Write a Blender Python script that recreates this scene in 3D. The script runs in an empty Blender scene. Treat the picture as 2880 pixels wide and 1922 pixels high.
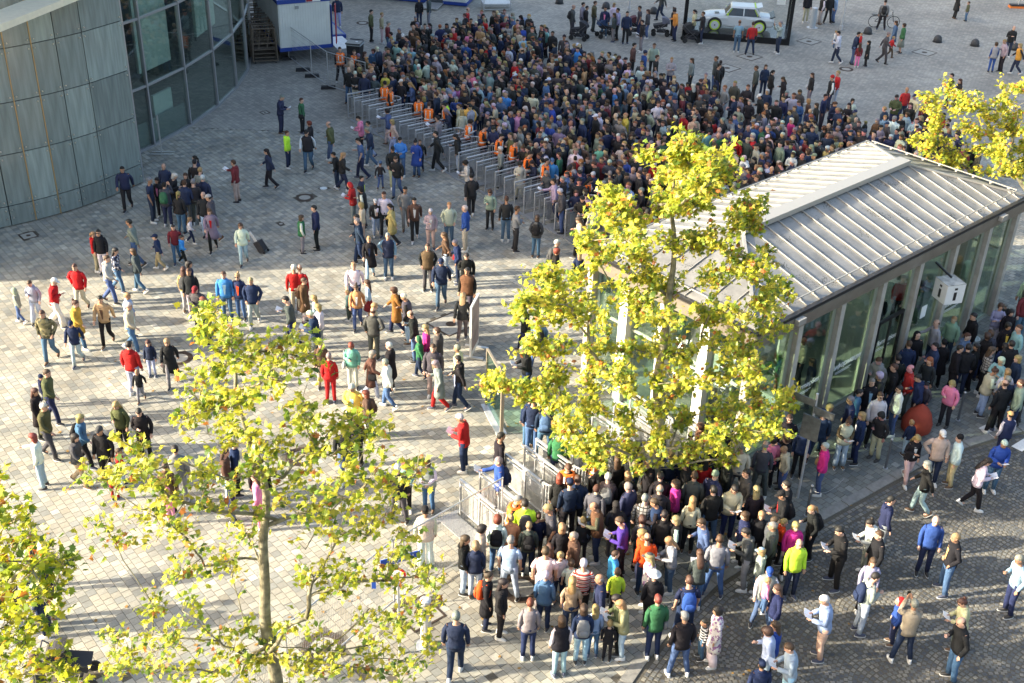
import bpy, bmesh, math, random, time
import numpy as np
from mathutils import Vector, Matrix, noise
T0 = time.time()
R = math.radians
rnd = random.Random(11)
SC = bpy.context.scene
COL = SC.collection
# ---------------------------------------------------------------- camera
FPX, PITCH, ROLL, CAMZ = 3331.45, R(30.5815), R(2.0336), 19.074
_fw = Vector((0, math.cos(PITCH), -math.sin(PITCH))); _up = Vector((0, math.sin(PITCH), math.cos(PITCH))); _rt = Vector((1, 0, 0))
CR = _rt * math.cos(ROLL) + _up * math.sin(ROLL)
CU = _up * math.cos(ROLL) - _rt * math.sin(ROLL)
cam = bpy.data.cameras.new('camera'); co = bpy.data.objects.new('camera', cam); COL.objects.link(co)
co.matrix_world = Matrix(((CR.x, CU.x, -_fw.x, 0), (CR.y, CU.y, -_fw.y, 0), (CR.z, CU.z, -_fw.z, CAMZ), (0, 0, 0, 1)))
cam.sensor_width = 36; cam.lens = FPX * 36 / 2880; cam.clip_end = 1500; cam.clip_start = 0.5
SC.camera = co
# ---------------------------------------------------------------- light
SUN_EL, SUN_AZ = R(21), R(190)                      # azimuth of the direction towards the sun, from +x
w = bpy.data.worlds.new('World'); SC.world = w; w.use_nodes = True
nt = w.node_tree; bgn = nt.nodes['Background']
sky = nt.nodes.new('ShaderNodeTexSky'); sky.sky_type = 'NISHITA'; sky.sun_disc = False
sky.sun_elevation = SUN_EL; sky.sun_rotation = R(90) - SUN_AZ; sky.dust_density = 4.0; sky.air_density = 1.0; sky.ozone_density = .3
nt.links.new(sky.outputs[0], bgn.inputs[0]); bgn.inputs[1].default_value = 0.15
sl = bpy.data.lights.new('sun', 'SUN'); sl.energy = 5.0; sl.angle = R(0.6); sl.color = (1.0, 0.89, 0.70)
so = bpy.data.objects.new('sun', sl); COL.objects.link(so)
_sd = Vector((math.cos(SUN_AZ) * math.cos(SUN_EL), math.sin(SUN_AZ) * math.cos(SUN_EL), math.sin(SUN_EL)))
so.rotation_euler = _sd.to_track_quat('Z', 'Y').to_euler(); so.location = _sd * 60
SC.view_settings.view_transform = 'Standard'; SC.view_settings.look = 'None'; SC.view_settings.gamma = 1
SC.view_settings.exposure = 1.66; SC.view_settings.use_curve_mapping = False
SC.cycles.max_bounces = 6; SC.cycles.transparent_max_bounces = 12; SC.cycles.caustics_reflective = False; SC.cycles.caustics_refractive = False

def at(px, py, z=0.0):
    """photo pixel -> point of the place at height z"""
    d = _fw + CR * ((px - 1440) / FPX) - CU * ((py - 961) / FPX)
    return Vector((0, 0, CAMZ)) + d * ((z - CAMZ) / d.z)
def pxof(p):
    d = Vector(p) - Vector((0, 0, CAMZ)); z = d.dot(_fw)
    return 1440 + FPX * d.dot(CR) / z, 961 - FPX * d.dot(CU) / z

# ---------------------------------------------------------------- materials
MATS = {}
def mat(name, color=(.5, .5, .5), rough=.7, metal=0., var=0., scale=6., bump=0., objcol=False, attr=None, spec=.5, coat=0., emis=None, bscale=None, sheen=0., transl=0.):
    if name in MATS: return MATS[name]
    m = bpy.data.materials.new(name); m.use_nodes = True; n = m.node_tree.nodes; l = m.node_tree.links
    b = n['Principled BSDF']; b.inputs['Roughness'].default_value = rough; b.inputs['Metallic'].default_value = metal
    b.inputs['Specular IOR Level'].default_value = spec; b.inputs['Coat Weight'].default_value = coat
    b.inputs['Sheen Weight'].default_value = sheen
    c4 = (*color, 1); src = None
    if objcol:
        oi = n.new('ShaderNodeObjectInfo'); src = oi.outputs['Color']
    elif attr:
        a = n.new('ShaderNodeAttribute'); a.attribute_name = attr; src = a.outputs['Color']
    tc = n.new('ShaderNodeTexCoord')
    if var > 0:
        ns = n.new('ShaderNodeTexNoise'); ns.inputs['Scale'].default_value = scale; ns.inputs['Detail'].default_value = 5
        l.new(tc.outputs['Object'], ns.inputs['Vector'])
        mr = n.new('ShaderNodeMapRange'); mr.inputs[1].default_value = .3; mr.inputs[2].default_value = .7
        mr.inputs[3].default_value = 1 - var; mr.inputs[4].default_value = 1 + var
        l.new(ns.outputs[0], mr.inputs[0])
        mx = n.new('ShaderNodeVectorMath'); mx.operation = 'SCALE'
        if src: l.new(src, mx.inputs[0])
        else: mx.inputs[0].default_value = color
        l.new(mr.outputs[0], mx.inputs['Scale']); src = mx.outputs[0]
    if src: l.new(src, b.inputs['Base Color'])
    else: b.inputs['Base Color'].default_value = c4
    if bump > 0:
        nb = n.new('ShaderNodeTexNoise'); nb.inputs['Scale'].default_value = bscale or scale * 3; nb.inputs['Detail'].default_value = 4
        l.new(tc.outputs['Object'], nb.inputs['Vector'])
        bp = n.new('ShaderNodeBump'); bp.inputs['Strength'].default_value = bump; bp.inputs['Distance'].default_value = .02
        l.new(nb.outputs[0], bp.inputs['Height']); l.new(bp.outputs[0], b.inputs['Normal'])
    if emis: b.inputs['Emission Color'].default_value = (*emis, 1); b.inputs['Emission Strength'].default_value = 1
    if transl > 0:
        tr = n.new('ShaderNodeBsdfTranslucent'); mxs = n.new('ShaderNodeMixShader'); mxs.inputs[0].default_value = transl
        if src: l.new(src, tr.inputs[0])
        else: tr.inputs[0].default_value = c4
        l.new(b.outputs[0], mxs.inputs[1]); l.new(tr.outputs[0], mxs.inputs[2]); l.new(mxs.outputs[0], n['Material Output'].inputs[0])
    MATS[name] = m; return m
def glass(name, tint, refl=.12, rough=.02, fres=1.45):
    if name in MATS: return MATS[name]
    m = bpy.data.materials.new(name); m.use_nodes = True; n = m.node_tree.nodes; l = m.node_tree.links
    n.remove(n['Principled BSDF'])
    tr = n.new('ShaderNodeBsdfTransparent'); tr.inputs[0].default_value = (*tint, 1)
    gl = n.new('ShaderNodeBsdfGlossy'); gl.inputs[0].default_value = (.95, 1, .97, 1); gl.inputs['Roughness'].default_value = rough
    fr = n.new('ShaderNodeLayerWeight'); fr.inputs[0].default_value = .5
    pw = n.new('ShaderNodeMath'); pw.operation = 'POWER'; pw.inputs[1].default_value = 4.5; l.new(fr.outputs['Facing'], pw.inputs[0])
    ad = n.new('ShaderNodeMath'); ad.operation = 'MULTIPLY_ADD'; ad.inputs[1].default_value = .8; ad.inputs[2].default_value = refl; ad.use_clamp = True
    l.new(pw.outputs[0], ad.inputs[0])
    mx = n.new('ShaderNodeMixShader'); l.new(ad.outputs[0], mx.inputs[0]); l.new(tr.outputs[0], mx.inputs[1]); l.new(gl.outputs[0], mx.inputs[2])
    l.new(mx.outputs[0], n['Material Output'].inputs[0]); MATS[name] = m; return m

# ---------------------------------------------------------------- mesh builder
class MB:
    def __init__(s): s.v = []; s.f = []; s.m = []
    def box(s, c, size, rz=0, mi=0, tilt=None, taper=1.):
        c = Vector(c); M = Matrix.Rotation(rz, 3, 'Z')
        if tilt is not None: M = M @ tilt
        b = len(s.v); hx, hy, hz = size[0] / 2, size[1] / 2, size[2] / 2
        for z in (-hz, hz):
            k = taper if z > 0 else 1
            for x, y in ((-hx, -hy), (hx, -hy), (hx, hy), (-hx, hy)): s.v.append(c + M @ Vector((x * k, y * k, z)))
        for q in ((0, 3, 2, 1), (4, 5, 6, 7), (0, 1, 5, 4), (1, 2, 6, 5), (2, 3, 7, 6), (3, 0, 4, 7)): s.f.append([b + i for i in q]); s.m.append(mi)
        return s
    def bar(s, a, b_, wd, hg=None, mi=0):
        a = Vector(a); b_ = Vector(b_); d = b_ - a; L = d.length
        if L < 1e-6: return s
        hg = hg or wd; q = d.to_track_quat('Z', 'Y').to_matrix(); z = d / L
        u = Vector((0, 0, 1)).cross(z)
        u = u.normalized() if u.length > 1e-3 else Vector((1, 0, 0)); v = z.cross(u)
        b = len(s.v)
        for p in (a, b_):
            for i, j in ((-1, -1), (1, -1), (1, 1), (-1, 1)): s.v.append(p + u * (i * wd / 2) + v * (j * hg / 2))
        for q in ((0, 3, 2, 1), (4, 5, 6, 7), (0, 1, 5, 4), (1, 2, 6, 5), (2, 3, 7, 6), (3, 0, 4, 7)): s.f.append([b + i for i in q]); s.m.append(mi)
        return s
    def tube(s, pts, rad, n=8, mi=0, cap=True, ell=None):
        """pts list of Vector; rad number or list; ell = list of (front/back scale) of the section"""
        pts = [Vector(p) for p in pts]; N = len(pts)
        rr = rad if isinstance(rad, (list, tuple)) else [rad] * N
        b = len(s.v); prev = None
        for i, p in enumerate(pts):
            d = (pts[min(i + 1, N - 1)] - pts[max(i - 1, 0)])
            d = d.normalized() if d.length > 1e-9 else Vector((0, 0, 1))
            if prev is None:
                u = d.cross(Vector((0, 1, 0.0)));
                if u.length < .2: u = d.cross(Vector((1, 0, 0)))
            else: u = prev - d * prev.dot(d)
            u.normalize(); prev = u; v = d.cross(u)
            e = ell[i] if ell else 1.
            for k in range(n):
                t = 2 * math.pi * k / n
                s.v.append(p + u * (math.cos(t) * rr[i]) + v * (math.sin(t) * rr[i] * e))
        for i in range(N - 1):
            for k in range(n):
                s.f.append([b + i * n + k, b + i * n + (k + 1) % n, b + (i + 1) * n + (k + 1) % n, b + (i + 1) * n + k]); s.m.append(mi)
        if cap:
            s.f.append([b + k for k in range(n)][::-1]); s.m.append(mi)
            s.f.append([b + (N - 1) * n + k for k in range(n)]); s.m.append(mi)
        return s
    def rings(s, rings, mi=0, cap=True):
        """rings: list of (cx,cy,cz,rx,ry[,power]) horizontal superellipse sections"""
        n = 14; b = len(s.v)
        for r in rings:
            cx, cy, cz, rx, ry = r[:5]; pw = r[5] if len(r) > 5 else 1.
            for k in range(n):
                t = 2 * math.pi * k / n; ct, st = math.cos(t), math.sin(t)
                s.v.append(Vector((cx + rx * math.copysign(abs(ct) ** pw, ct), cy + ry * math.copysign(abs(st) ** pw, st), cz)))
        for i in range(len(rings) - 1):
            for k in range(n):
                s.f.append([b + i * n + k, b + i * n + (k + 1) % n, b + (i + 1) * n + (k + 1) % n, b + (i + 1) * n + k]); s.m.append(mi)
        if cap:
            s.f.append([b + k for k in range(n)][::-1]); s.m.append(mi)
            s.f.append([b + (len(rings) - 1) * n + k for k in range(n)]); s.m.append(mi)
        return s
    def prism(s, poly, z0, z1, mi=0):
        b = len(s.v); n = len(poly)
        for z in (z0, z1):
            for p in poly: s.v.append(Vector((p[0], p[1], z)))
        s.f.append([b + i for i in range(n)][::-1]); s.m.append(mi); s.f.append([b + n + i for i in range(n)]); s.m.append(mi)
        for i in range(n):
            j = (i + 1) % n; s.f.append([b + i, b + j, b + n + j, b + n + i]); s.m.append(mi)
        return s
    def face(s, pts, mi=0):
        b = len(s.v); s.v += [Vector(p) for p in pts]; s.f.append(list(range(b, b + len(pts)))); s.m.append(mi); return s
    def add(s, o, M=None, mi=None):
        b = len(s.v); s.v += [M @ v for v in o.v] if M else list(o.v)
        s.f += [[b + i for i in f] for f in o.f]; s.m += o.m if mi is None else [mi] * len(o.m); return s
    def mesh(s, name, mats, smooth=False, wobble=0, wfreq=3.):
        me = bpy.data.meshes.new(name)
        if wobble:
            s.v = [v + noise.noise_vector(v * wfreq) * wobble for v in s.v]
        me.from_pydata([tuple(v) for v in s.v], [], s.f)
        if not isinstance(mats, (list, tuple)): mats = [mats]
        for m in mats: me.materials.append(m)
        me.polygons.foreach_set('material_index', s.m)
        if smooth: me.polygons.foreach_set('use_smooth', [True] * len(s.f))
        me.update(); return me
def link(name, me, parent=None, loc=(0, 0, 0), rz=0, color=None):
    o = bpy.data.objects.new(name, me); COL.objects.link(o)
    if parent: o.parent = parent
    o.location = loc; o.rotation_euler = (0, 0, rz)
    if color is not None: o.color = (*color[:3], 1)
    return o
def part(name, mb, mats, parent=None, smooth=False, **k): return link(name, mb.mesh(name, mats, smooth), parent, **k)
def tag(o, label=None, cat=None, group=None, kind=None):
    if label: o['label'] = label
    if cat: o['category'] = cat
    if group: o['group'] = group
    if kind: o['kind'] = kind
    return o
def thing(name, label, cat, loc=(0, 0, 0), rz=0, group=None):
    o = bpy.data.objects.new(name, None); COL.objects.link(o); o.location = loc; o.rotation_euler = (0, 0, rz); o.empty_display_size = .2
    return tag(o, label, cat, group)
def copy_tree(o, parent=None):
    c = o.copy(); COL.objects.link(c)
    if parent: c.parent = parent
    for k in 'label category group kind'.split():
        if parent is None and k in ('label',) and k in c: del c[k]
    for ch in o.children: copy_tree(ch, c)
    return c
def np_mesh(name, V, F, mats, col=None, fmat=None, smooth=False):
    """V (n,3), F (m,k) same-size faces"""
    me = bpy.data.meshes.new(name); V = np.asarray(V, np.float32); F = np.asarray(F, np.int32)
    me.vertices.add(len(V)); me.vertices.foreach_set('co', V.ravel())
    k = F.shape[1]; me.loops.add(F.size); me.loops.foreach_set('vertex_index', F.ravel())
    me.polygons.add(len(F)); me.polygons.foreach_set('loop_start', np.arange(0, F.size, k, dtype=np.int32)); me.polygons.foreach_set('loop_total', np.full(len(F), k, np.int32))
    for m in (mats if isinstance(mats, (list, tuple)) else [mats]): me.materials.append(m)
    if fmat is not None: me.polygons.foreach_set('material_index', np.asarray(fmat, np.int32))
    me.update(calc_edges=True); me.polygons.foreach_set('use_smooth', np.full(len(F), bool(smooth))); 
    if col is not None:
        a = me.color_attributes.new('Col', 'FLOAT_COLOR', 'POINT'); c = np.ones((len(V), 4), np.float32); c[:, :3] = col; a.data.foreach_set('color', c.ravel())
    return me
# ---------------------------------------------------------------- ground
# paving rows run at -50 degrees, stretcher bond; stones 0.205 x 0.205 m
PA = R(-50.0); PC, PS = math.cos(PA), math.sin(PA); PW, PL = .212, .208
def inpoly(x, y, poly):
    ins = np.zeros(np.shape(x), bool); n = len(poly)
    for i in range(n):
        x1, y1 = poly[i]; x2, y2 = poly[(i + 1) % n]
        c = ((y1 > y) != (y2 > y)) & (x < (x2 - x1) * (y - y1) / ((y2 - y1) if y2 != y1 else 1e-9) + x1)
        ins ^= c
    return ins
KERB = [at(*q) for q in ((1700, 2010), (1790, 1880), (1880, 1762), (2000, 1645), (2150, 1547), (2320, 1450), (2480, 1362), (2640, 1276), (2800, 1225), (2990, 1180))]
KERB2 = [(p.x, p.y) for p in KERB]
STREET = KERB2 + [(19, 26.5), (22, 10), (2.2, 10)]
def frame_mask(x, y, m=60):
    P = np.stack([x, y, np.full_like(x, -CAMZ)], 1)
    z = P @ np.array(_fw); u = 1440 + FPX * (P @ np.array(CR)) / z; v = 961 - FPX * (P @ np.array(CU)) / z
    return (u > -m) & (u < 2880 + m) & (v > -m) & (v < 1922 + m), u, v, z
# plaza base sheet with brick pattern for the far part
def sheet_mat():
    m = bpy.data.materials.new('far_paving'); m.use_nodes = True; n = m.node_tree.nodes; l = m.node_tree.links; b = n['Principled BSDF']
    tc = n.new('ShaderNodeTexCoord'); mp = n.new('ShaderNodeMapping'); mp.inputs['Rotation'].default_value = (0, 0, -PA)
    l.new(tc.outputs['Object'], mp.inputs[0])
    br = n.new('ShaderNodeTexBrick'); br.inputs['Scale'].default_value = 1.; br.inputs['Brick Width'].default_value = PL; br.inputs['Row Height'].default_value = PW
    br.inputs['Mortar Size'].default_value = .007; br.offset = .5; br.inputs['Color1'].default_value = (.26, .25, .22, 1); br.inputs['Color2'].default_value = (.38, .355, .30, 1)
    br.inputs['Mortar'].default_value = (.15, .145, .125, 1); br.inputs['Bias'].default_value = -.1
    l.new(mp.outputs[0], br.inputs[0])
    ns = n.new('ShaderNodeTexNoise'); ns.inputs['Scale'].default_value = .35; ns.inputs['Detail'].default_value = 6; l.new(tc.outputs['Object'], ns.inputs[0])
    mr = n.new('ShaderNodeMapRange'); mr.inputs[1].default_value = .35; mr.inputs[2].default_value = .65; mr.inputs[3].default_value = .84; mr.inputs[4].default_value = 1.14; l.new(ns.outputs[0], mr.inputs[0])
    mx = n.new('ShaderNodeVectorMath'); mx.operation = 'SCALE'; l.new(br.outputs[0], mx.inputs[0]); l.new(mr.outputs[0], mx.inputs['Scale']); l.new(mx.outputs[0], b.inputs['Base Color'])
    b.inputs['Roughness'].default_value = .75
    bp = n.new('ShaderNodeBump'); bp.inputs['Distance'].default_value = .01; bp.inputs['Strength'].default_value = .6; bp.invert = True; l.new(br.outputs['Fac'], bp.inputs['Height']); l.new(bp.outputs[0], b.inputs['Normal'])
    return m
def pave_mat():
    """stone colour per piece, broad stains and fine grain"""
    m = bpy.data.materials.new('paving_stone'); m.use_nodes = True; n = m.node_tree.nodes; l = m.node_tree.links; b = n['Principled BSDF']
    a = n.new('ShaderNodeAttribute'); a.attribute_name = 'Col'; tc = n.new('ShaderNodeTexCoord'); g = n.new('ShaderNodeNewGeometry')
    ns = n.new('ShaderNodeTexNoise'); ns.inputs['Scale'].default_value = .6; ns.inputs['Detail'].default_value = 9; ns.inputs['Roughness'].default_value = .6; l.new(g.outputs['Position'], ns.inputs[0])
    mr = n.new('ShaderNodeMapRange'); mr.inputs[1].default_value = .35; mr.inputs[2].default_value = .65; mr.inputs[3].default_value = .74; mr.inputs[4].default_value = 1.12; l.new(ns.outputs[0], mr.inputs[0])
    n2 = n.new('ShaderNodeTexNoise'); n2.inputs['Scale'].default_value = 22; n2.inputs['Detail'].default_value = 4; l.new(g.outputs['Position'], n2.inputs[0])
    m2 = n.new('ShaderNodeMapRange'); m2.inputs[1].default_value = .3; m2.inputs[2].default_value = .7; m2.inputs[3].default_value = .88; m2.inputs[4].default_value = 1.1; l.new(n2.outputs[0], m2.inputs[0])
    mu = n.new('ShaderNodeMath'); mu.operation = 'MULTIPLY'; l.new(mr.outputs[0], mu.inputs[0]); l.new(m2.outputs[0], mu.inputs[1])
    mx = n.new('ShaderNodeVectorMath'); mx.operation = 'SCALE'; l.new(a.outputs['Color'], mx.inputs[0]); l.new(mu.outputs[0], mx.inputs['Scale']); l.new(mx.outputs[0], b.inputs['Base Color'])
    b.inputs['Roughness'].default_value = .7; b.inputs['Specular IOR Level'].default_value = .35
    bp = n.new('ShaderNodeBump'); bp.inputs['Distance'].default_value = .0009; bp.inputs['Strength'].default_value = .4; l.new(n2.outputs[0], bp.inputs['Height']); l.new(bp.outputs[0], b.inputs['Normal'])
    return m
PAVE = pave_mat()
FAR_D = 50.
SHEET = sheet_mat(); GROUT = mat('sand_joint', (.10, .09, .07), .95, var=.3, scale=30)
g0 = part('ground', MB().face([(-400, -300, -.06), (400, -300, -.06), (400, 500, -.06), (-400, 500, -.06)]), GROUT); tag(g0, kind='structure')
g1 = part('plaza', MB().face([(-150, FAR_D, -.002), (150, FAR_D, -.002), (150, 260, -.002), (-150, 260, -.002)]), SHEET); tag(g1, kind='structure')
# white wedge markings on the sidewalk beside the road and the strip of paving where the far sheet ends stay real geometry
def pave_colors(n, seed):
    r = np.random.RandomState(seed)
    base = np.array([[.36, .345, .29], [.31, .305, .265], [.40, .385, .32], [.27, .275, .25], [.37, .35, .29], [.31, .29, .235], [.46, .44, .375], [.23, .235, .215]])
    k = r.choice(len(base), n, p=[.22, .2, .14, .14, .12, .08, .04, .06])
    return base[k] * (1 + r.uniform(-.1, .1, (n, 1)))
def stones(cx, cy, ux, uy, hl, hw, r, jit=.0005, bev=.0035, top=0., base_z=-.004):
    """blocks with a chamfered top: returns V (n,8,3) and quads (n,5,4)"""
    n = len(cx); V = np.zeros((n, 8, 3)); vx, vy = -uy, ux
    dz = r.uniform(-jit, jit, n) + top
    for i, (a, b) in enumerate(((-1, -1), (1, -1), (1, 1), (-1, 1))):
        tilt = r.uniform(-.0003, .0003, n)
        L = hl * a; W = hw * b
        V[:, i, 0] = cx + ux * L + vx * W; V[:, i, 1] = cy + uy * L + vy * W; V[:, i, 2] = base_z
        L2 = (hl - bev) * a; W2 = (hw - bev) * b
        V[:, 4 + i, 0] = cx + ux * L2 + vx * W2; V[:, 4 + i, 1] = cy + uy * L2 + vy * W2; V[:, 4 + i, 2] = dz + tilt
    return V
QF = np.array([[4, 5, 6, 7], [0, 1, 5, 4], [1, 2, 6, 5], [2, 3, 7, 6], [3, 0, 4, 7]])
rs = np.random.RandomState(5)
iu = np.arange(-330, 330); iv = np.arange(-330, 330)
II, JJ = np.meshgrid(iu, iv); II = II.ravel(); JJ = JJ.ravel()
# u along the row, v across
rowlen = PL
U = (II + .5 * (JJ % 2)) * PL + rs.uniform(-.004, .004, II.size); Vv = JJ * PW
X = U * PC - Vv * PS + 2; Y = U * PS + Vv * PC + 36
fm, pu, pv, pz = frame_mask(X, Y, 50)
HOLES = [(857, 556, .36), (848, 1285, .43), (505, 1008, .40), (910, 1820, .47), (745, 317, .17), (502, 733, .15), (910, 530, .15), (790, 630, .12), (1180, 1725, .55), (1465, 1655, .5), (1790, 1432, .65), (80, 663, .3), (2552, 1063, .18), (1268, 912, .62), (2740, 952, .2)]
keep = fm & (Y < FAR_D) & (Y > 15) & ~inpoly(X, Y, STREET)
for hx, hy, hr in HOLES:
    p = at(hx, hy); keep &= (X - p.x) ** 2 + (Y - p.y) ** 2 > (hr + .03) ** 2
X, Y, pz = X[keep], Y[keep], pz[keep]; nP = len(X)
cols = pave_colors(nP, 3)
# shade beside the road is put into the stone colours, darker and bluish
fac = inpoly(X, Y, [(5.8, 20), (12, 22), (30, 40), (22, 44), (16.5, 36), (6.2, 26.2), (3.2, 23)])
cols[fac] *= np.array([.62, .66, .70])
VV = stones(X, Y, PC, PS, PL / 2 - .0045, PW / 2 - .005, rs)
order = np.argsort(pz); near = np.zeros(nP, bool); near[order[:300]] = True
far = np.where(~near)[0]
Fm = (QF[None] + (np.arange(len(far)) * 8)[:, None, None]).reshape(-1, 4)
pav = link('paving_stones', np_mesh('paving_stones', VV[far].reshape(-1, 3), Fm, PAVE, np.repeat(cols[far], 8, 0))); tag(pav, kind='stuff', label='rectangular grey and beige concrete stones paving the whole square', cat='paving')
base = tag(part('plaza_bedding', MB().face([(-60, 5, -.003), (60, 5, -.003), (60, FAR_D, -.003), (-60, FAR_D, -.003)]), GROUT), kind='structure')
PM = mat('paving_stone_single', objcol=True, rough=.7, var=.12, scale=14, spec=.35)
_sb = VV[far[:1]][0] - [X[far[0]], Y[far[0]], 0]
pm = np_mesh('paving_stone', _sb, QF, PM)
for i in order[:300]:
    o = link('paving_stone', pm, base, (X[i], Y[i], rs.uniform(-.003, .003)), color=cols[i])
# ---------------------------------------------------------------- kerb, gutter and the cobbled street
KM = mat('kerb_granite', (.24, .235, .215), .8, var=.15, scale=9, bump=.3)
kerb = tag(link('kerb', None), kind='structure', label='pale granite kerb between pavement and cobbled road'); 
def walk(poly, step):
    out = []; L = 0; i = 0; acc = 0
    P = [Vector((p[0], p[1], 0)) for p in poly]
    segs = [(P[i], P[i + 1], (P[i + 1] - P[i]).length) for i in range(len(P) - 1)]
    tot = sum(q[2] for q in segs); t = step / 2
    while t < tot:
        a = t
        for p, q, l in segs:
            if a <= l: d = (q - p) / l; out.append((p + d * a, math.atan2(d.y, d.x))); break
            a -= l
        t += step
    return out
km = MB().box((0, 0, -.02), (.96, .27, .09)).mesh('kerb_stone', KM)
for p, a in walk(KERB2, 1.0):
    link('kerb_stone', km, kerb, (p.x + math.sin(a) * -.02, p.y + math.cos(a) * .02, 0), a)
CM = PAVE
road = tag(part('road', MB().prism([(p[0], p[1]) for p in STREET][::-1], -.055, -.013), mat('road_bed', (.03, .03, .028), .95, var=.3, scale=20)), kind='structure')
r2 = np.random.RandomState(8)
FA = R(40); fc, fs = math.cos(FA), math.sin(FA); W0 = 1.55; RAD = 1.02; st = .112
cx, cy, ca = [], [], []
for col_i in range(-12, 16):
    for k in range(-120, 200):
        oy = k * st + (0.0 if col_i % 2 == 0 else W0 * .0)
        nphi = 13; amax = math.asin(W0 / 2 / RAD)
        for j in range(nphi):
            ph = -amax + (j + .5) * 2 * amax / nphi
            lx = col_i * W0 + RAD * math.sin(ph); ly = oy + RAD * math.cos(ph)
            cx.append(lx * fc - ly * fs + 9); cy.append(lx * fs + ly * fc + 20); ca.append(FA - ph)
cx = np.array(cx); cy = np.array(cy); ca = np.array(ca)
fm2, _, _, cz = frame_mask(cx, cy, 40)
kd = np.full(len(cx), 9.)
for i in range(len(KERB2) - 1):
    a = np.array(KERB2[i]); b = np.array(KERB2[i + 1]); d = b - a; t = np.clip(((cx - a[0]) * d[0] + (cy - a[1]) * d[1]) / (d @ d), 0, 1)
    kd = np.minimum(kd, np.hypot(cx - a[0] - t * d[0], cy - a[1] - t * d[1]))
kp = fm2 & inpoly(cx, cy, STREET) & (kd > .62)
cx, cy, ca, cz = cx[kp], cy[kp], ca[kp], cz[kp]
ca = ca + r2.uniform(-.1, .1, len(ca)); cx = cx + r2.uniform(-.006, .006, len(cx)); cy = cy + r2.uniform(-.006, .006, len(cx))
# straight setts in the gutter
gx, gy, ga = [], [], []
for off in (.27, .39, .51):
    pts = []
    for p, a in walk(KERB2, .155 if off != .39 else .15):
        gx.append(p.x + math.sin(a) * off); gy.append(p.y - math.cos(a) * off); ga.append(a)
gx, gy, ga = np.array(gx), np.array(gy), np.array(ga); gz = frame_mask(gx, gy)[3]
ccol = np.array([[.17, .17, .155], [.125, .13, .13], [.21, .20, .175], [.10, .105, .11], [.25, .235, .195]])
def cobb(x, y, a, hl, hw): return stones(x, y, np.cos(a), np.sin(a), hl, hw, r2, .0025, .007, .004, -.016)
CV = np.concatenate([cobb(cx, cy, ca, r2.uniform(.043, .052, len(cx)), .0445), cobb(gx, gy, ga, .066, .05)])
czz = np.concatenate([cz, gz]); nC = len(CV); cc = ccol[r2.choice(5, nC, p=[.3, .25, .2, .15, .1])] * (1 + r2.uniform(-.12, .12, (nC, 1)))
CX = CV[:, :, :2].mean(1); orderc = np.argsort(czz)
single = orderc[:300]; restc = orderc[300:]
Fm = (QF[None] + (np.arange(len(restc)) * 8)[:, None, None]).reshape(-1, 4)
cob = link('cobblestones', np_mesh('cobblestones', CV[restc].reshape(-1, 3), Fm, PAVE, np.repeat(cc[restc], 8, 0))); tag(cob, kind='stuff', label='dark granite setts laid in fan arcs over the road', cat='cobbles')
cm1 = np_mesh('cobblestone', cobb(np.zeros(1), np.zeros(1), np.zeros(1), .052, .0475)[0], QF, PM)
alla = np.concatenate([ca, ga])
for i in single: link('cobblestone', cm1, road, (CX[i, 0], CX[i, 1], r2.uniform(-.003, .003)), alla[i], color=cc[i])
# painted wedges
wm = mat('road_paint', (.72, .72, .70), .6, var=.1, scale=20)
for nm, pts in (('white_road_marking', ((2752, 1205), (2792, 1186), (2812, 1222), (2802, 1234))), ('white_road_marking', ((2844, 1256), (2895, 1225), (2900, 1255), (2874, 1271)))):
    P = [at(*q) for q in pts]; o = part(nm, MB().prism([(p.x, p.y) for p in P][::-1] if (P[1] - P[0]).cross(P[2] - P[0]).z < 0 else [(p.x, p.y) for p in P], .004, .009), wm)
    tag(o, kind='structure')
# ---------------------------------------------------------------- covers in the ground
IRON = mat('cast_iron', (.085, .06, .045), .6, .5, var=.3, scale=30, bump=.4); STN = mat('cover_stone', (.34, .33, .29), .8, var=.15, scale=12)
LGT = mat('lamp_lens', (.55, .60, .60), .25, .3); STEEL = mat('galvanised', (.58, .59, .60), .42, .55, var=.12, scale=9); STEELW = mat('aluminium', (.62, .62, .60), .4, .6)
def disc(mb, r0, r1, z0, z1, n=28, mi=0):
    b = len(mb.v)
    for z, r in ((z0, r1), (z1, r1), (z1, r0), (z0, r0)):
        for k in range(n): t = 2 * math.pi * k / n; mb.v.append(Vector((r * math.cos(t), r * math.sin(t), z)))
    for i in range(4 if r0 > 0 else 2):
        for k in range(n):
            j = (i + 1) % 4; mb.f.append([b + i * n + k, b + i * n + (k + 1) % n, b + j * n + (k + 1) % n, b + j * n + k][::1]); mb.m.append(mi)
    return mb
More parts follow.
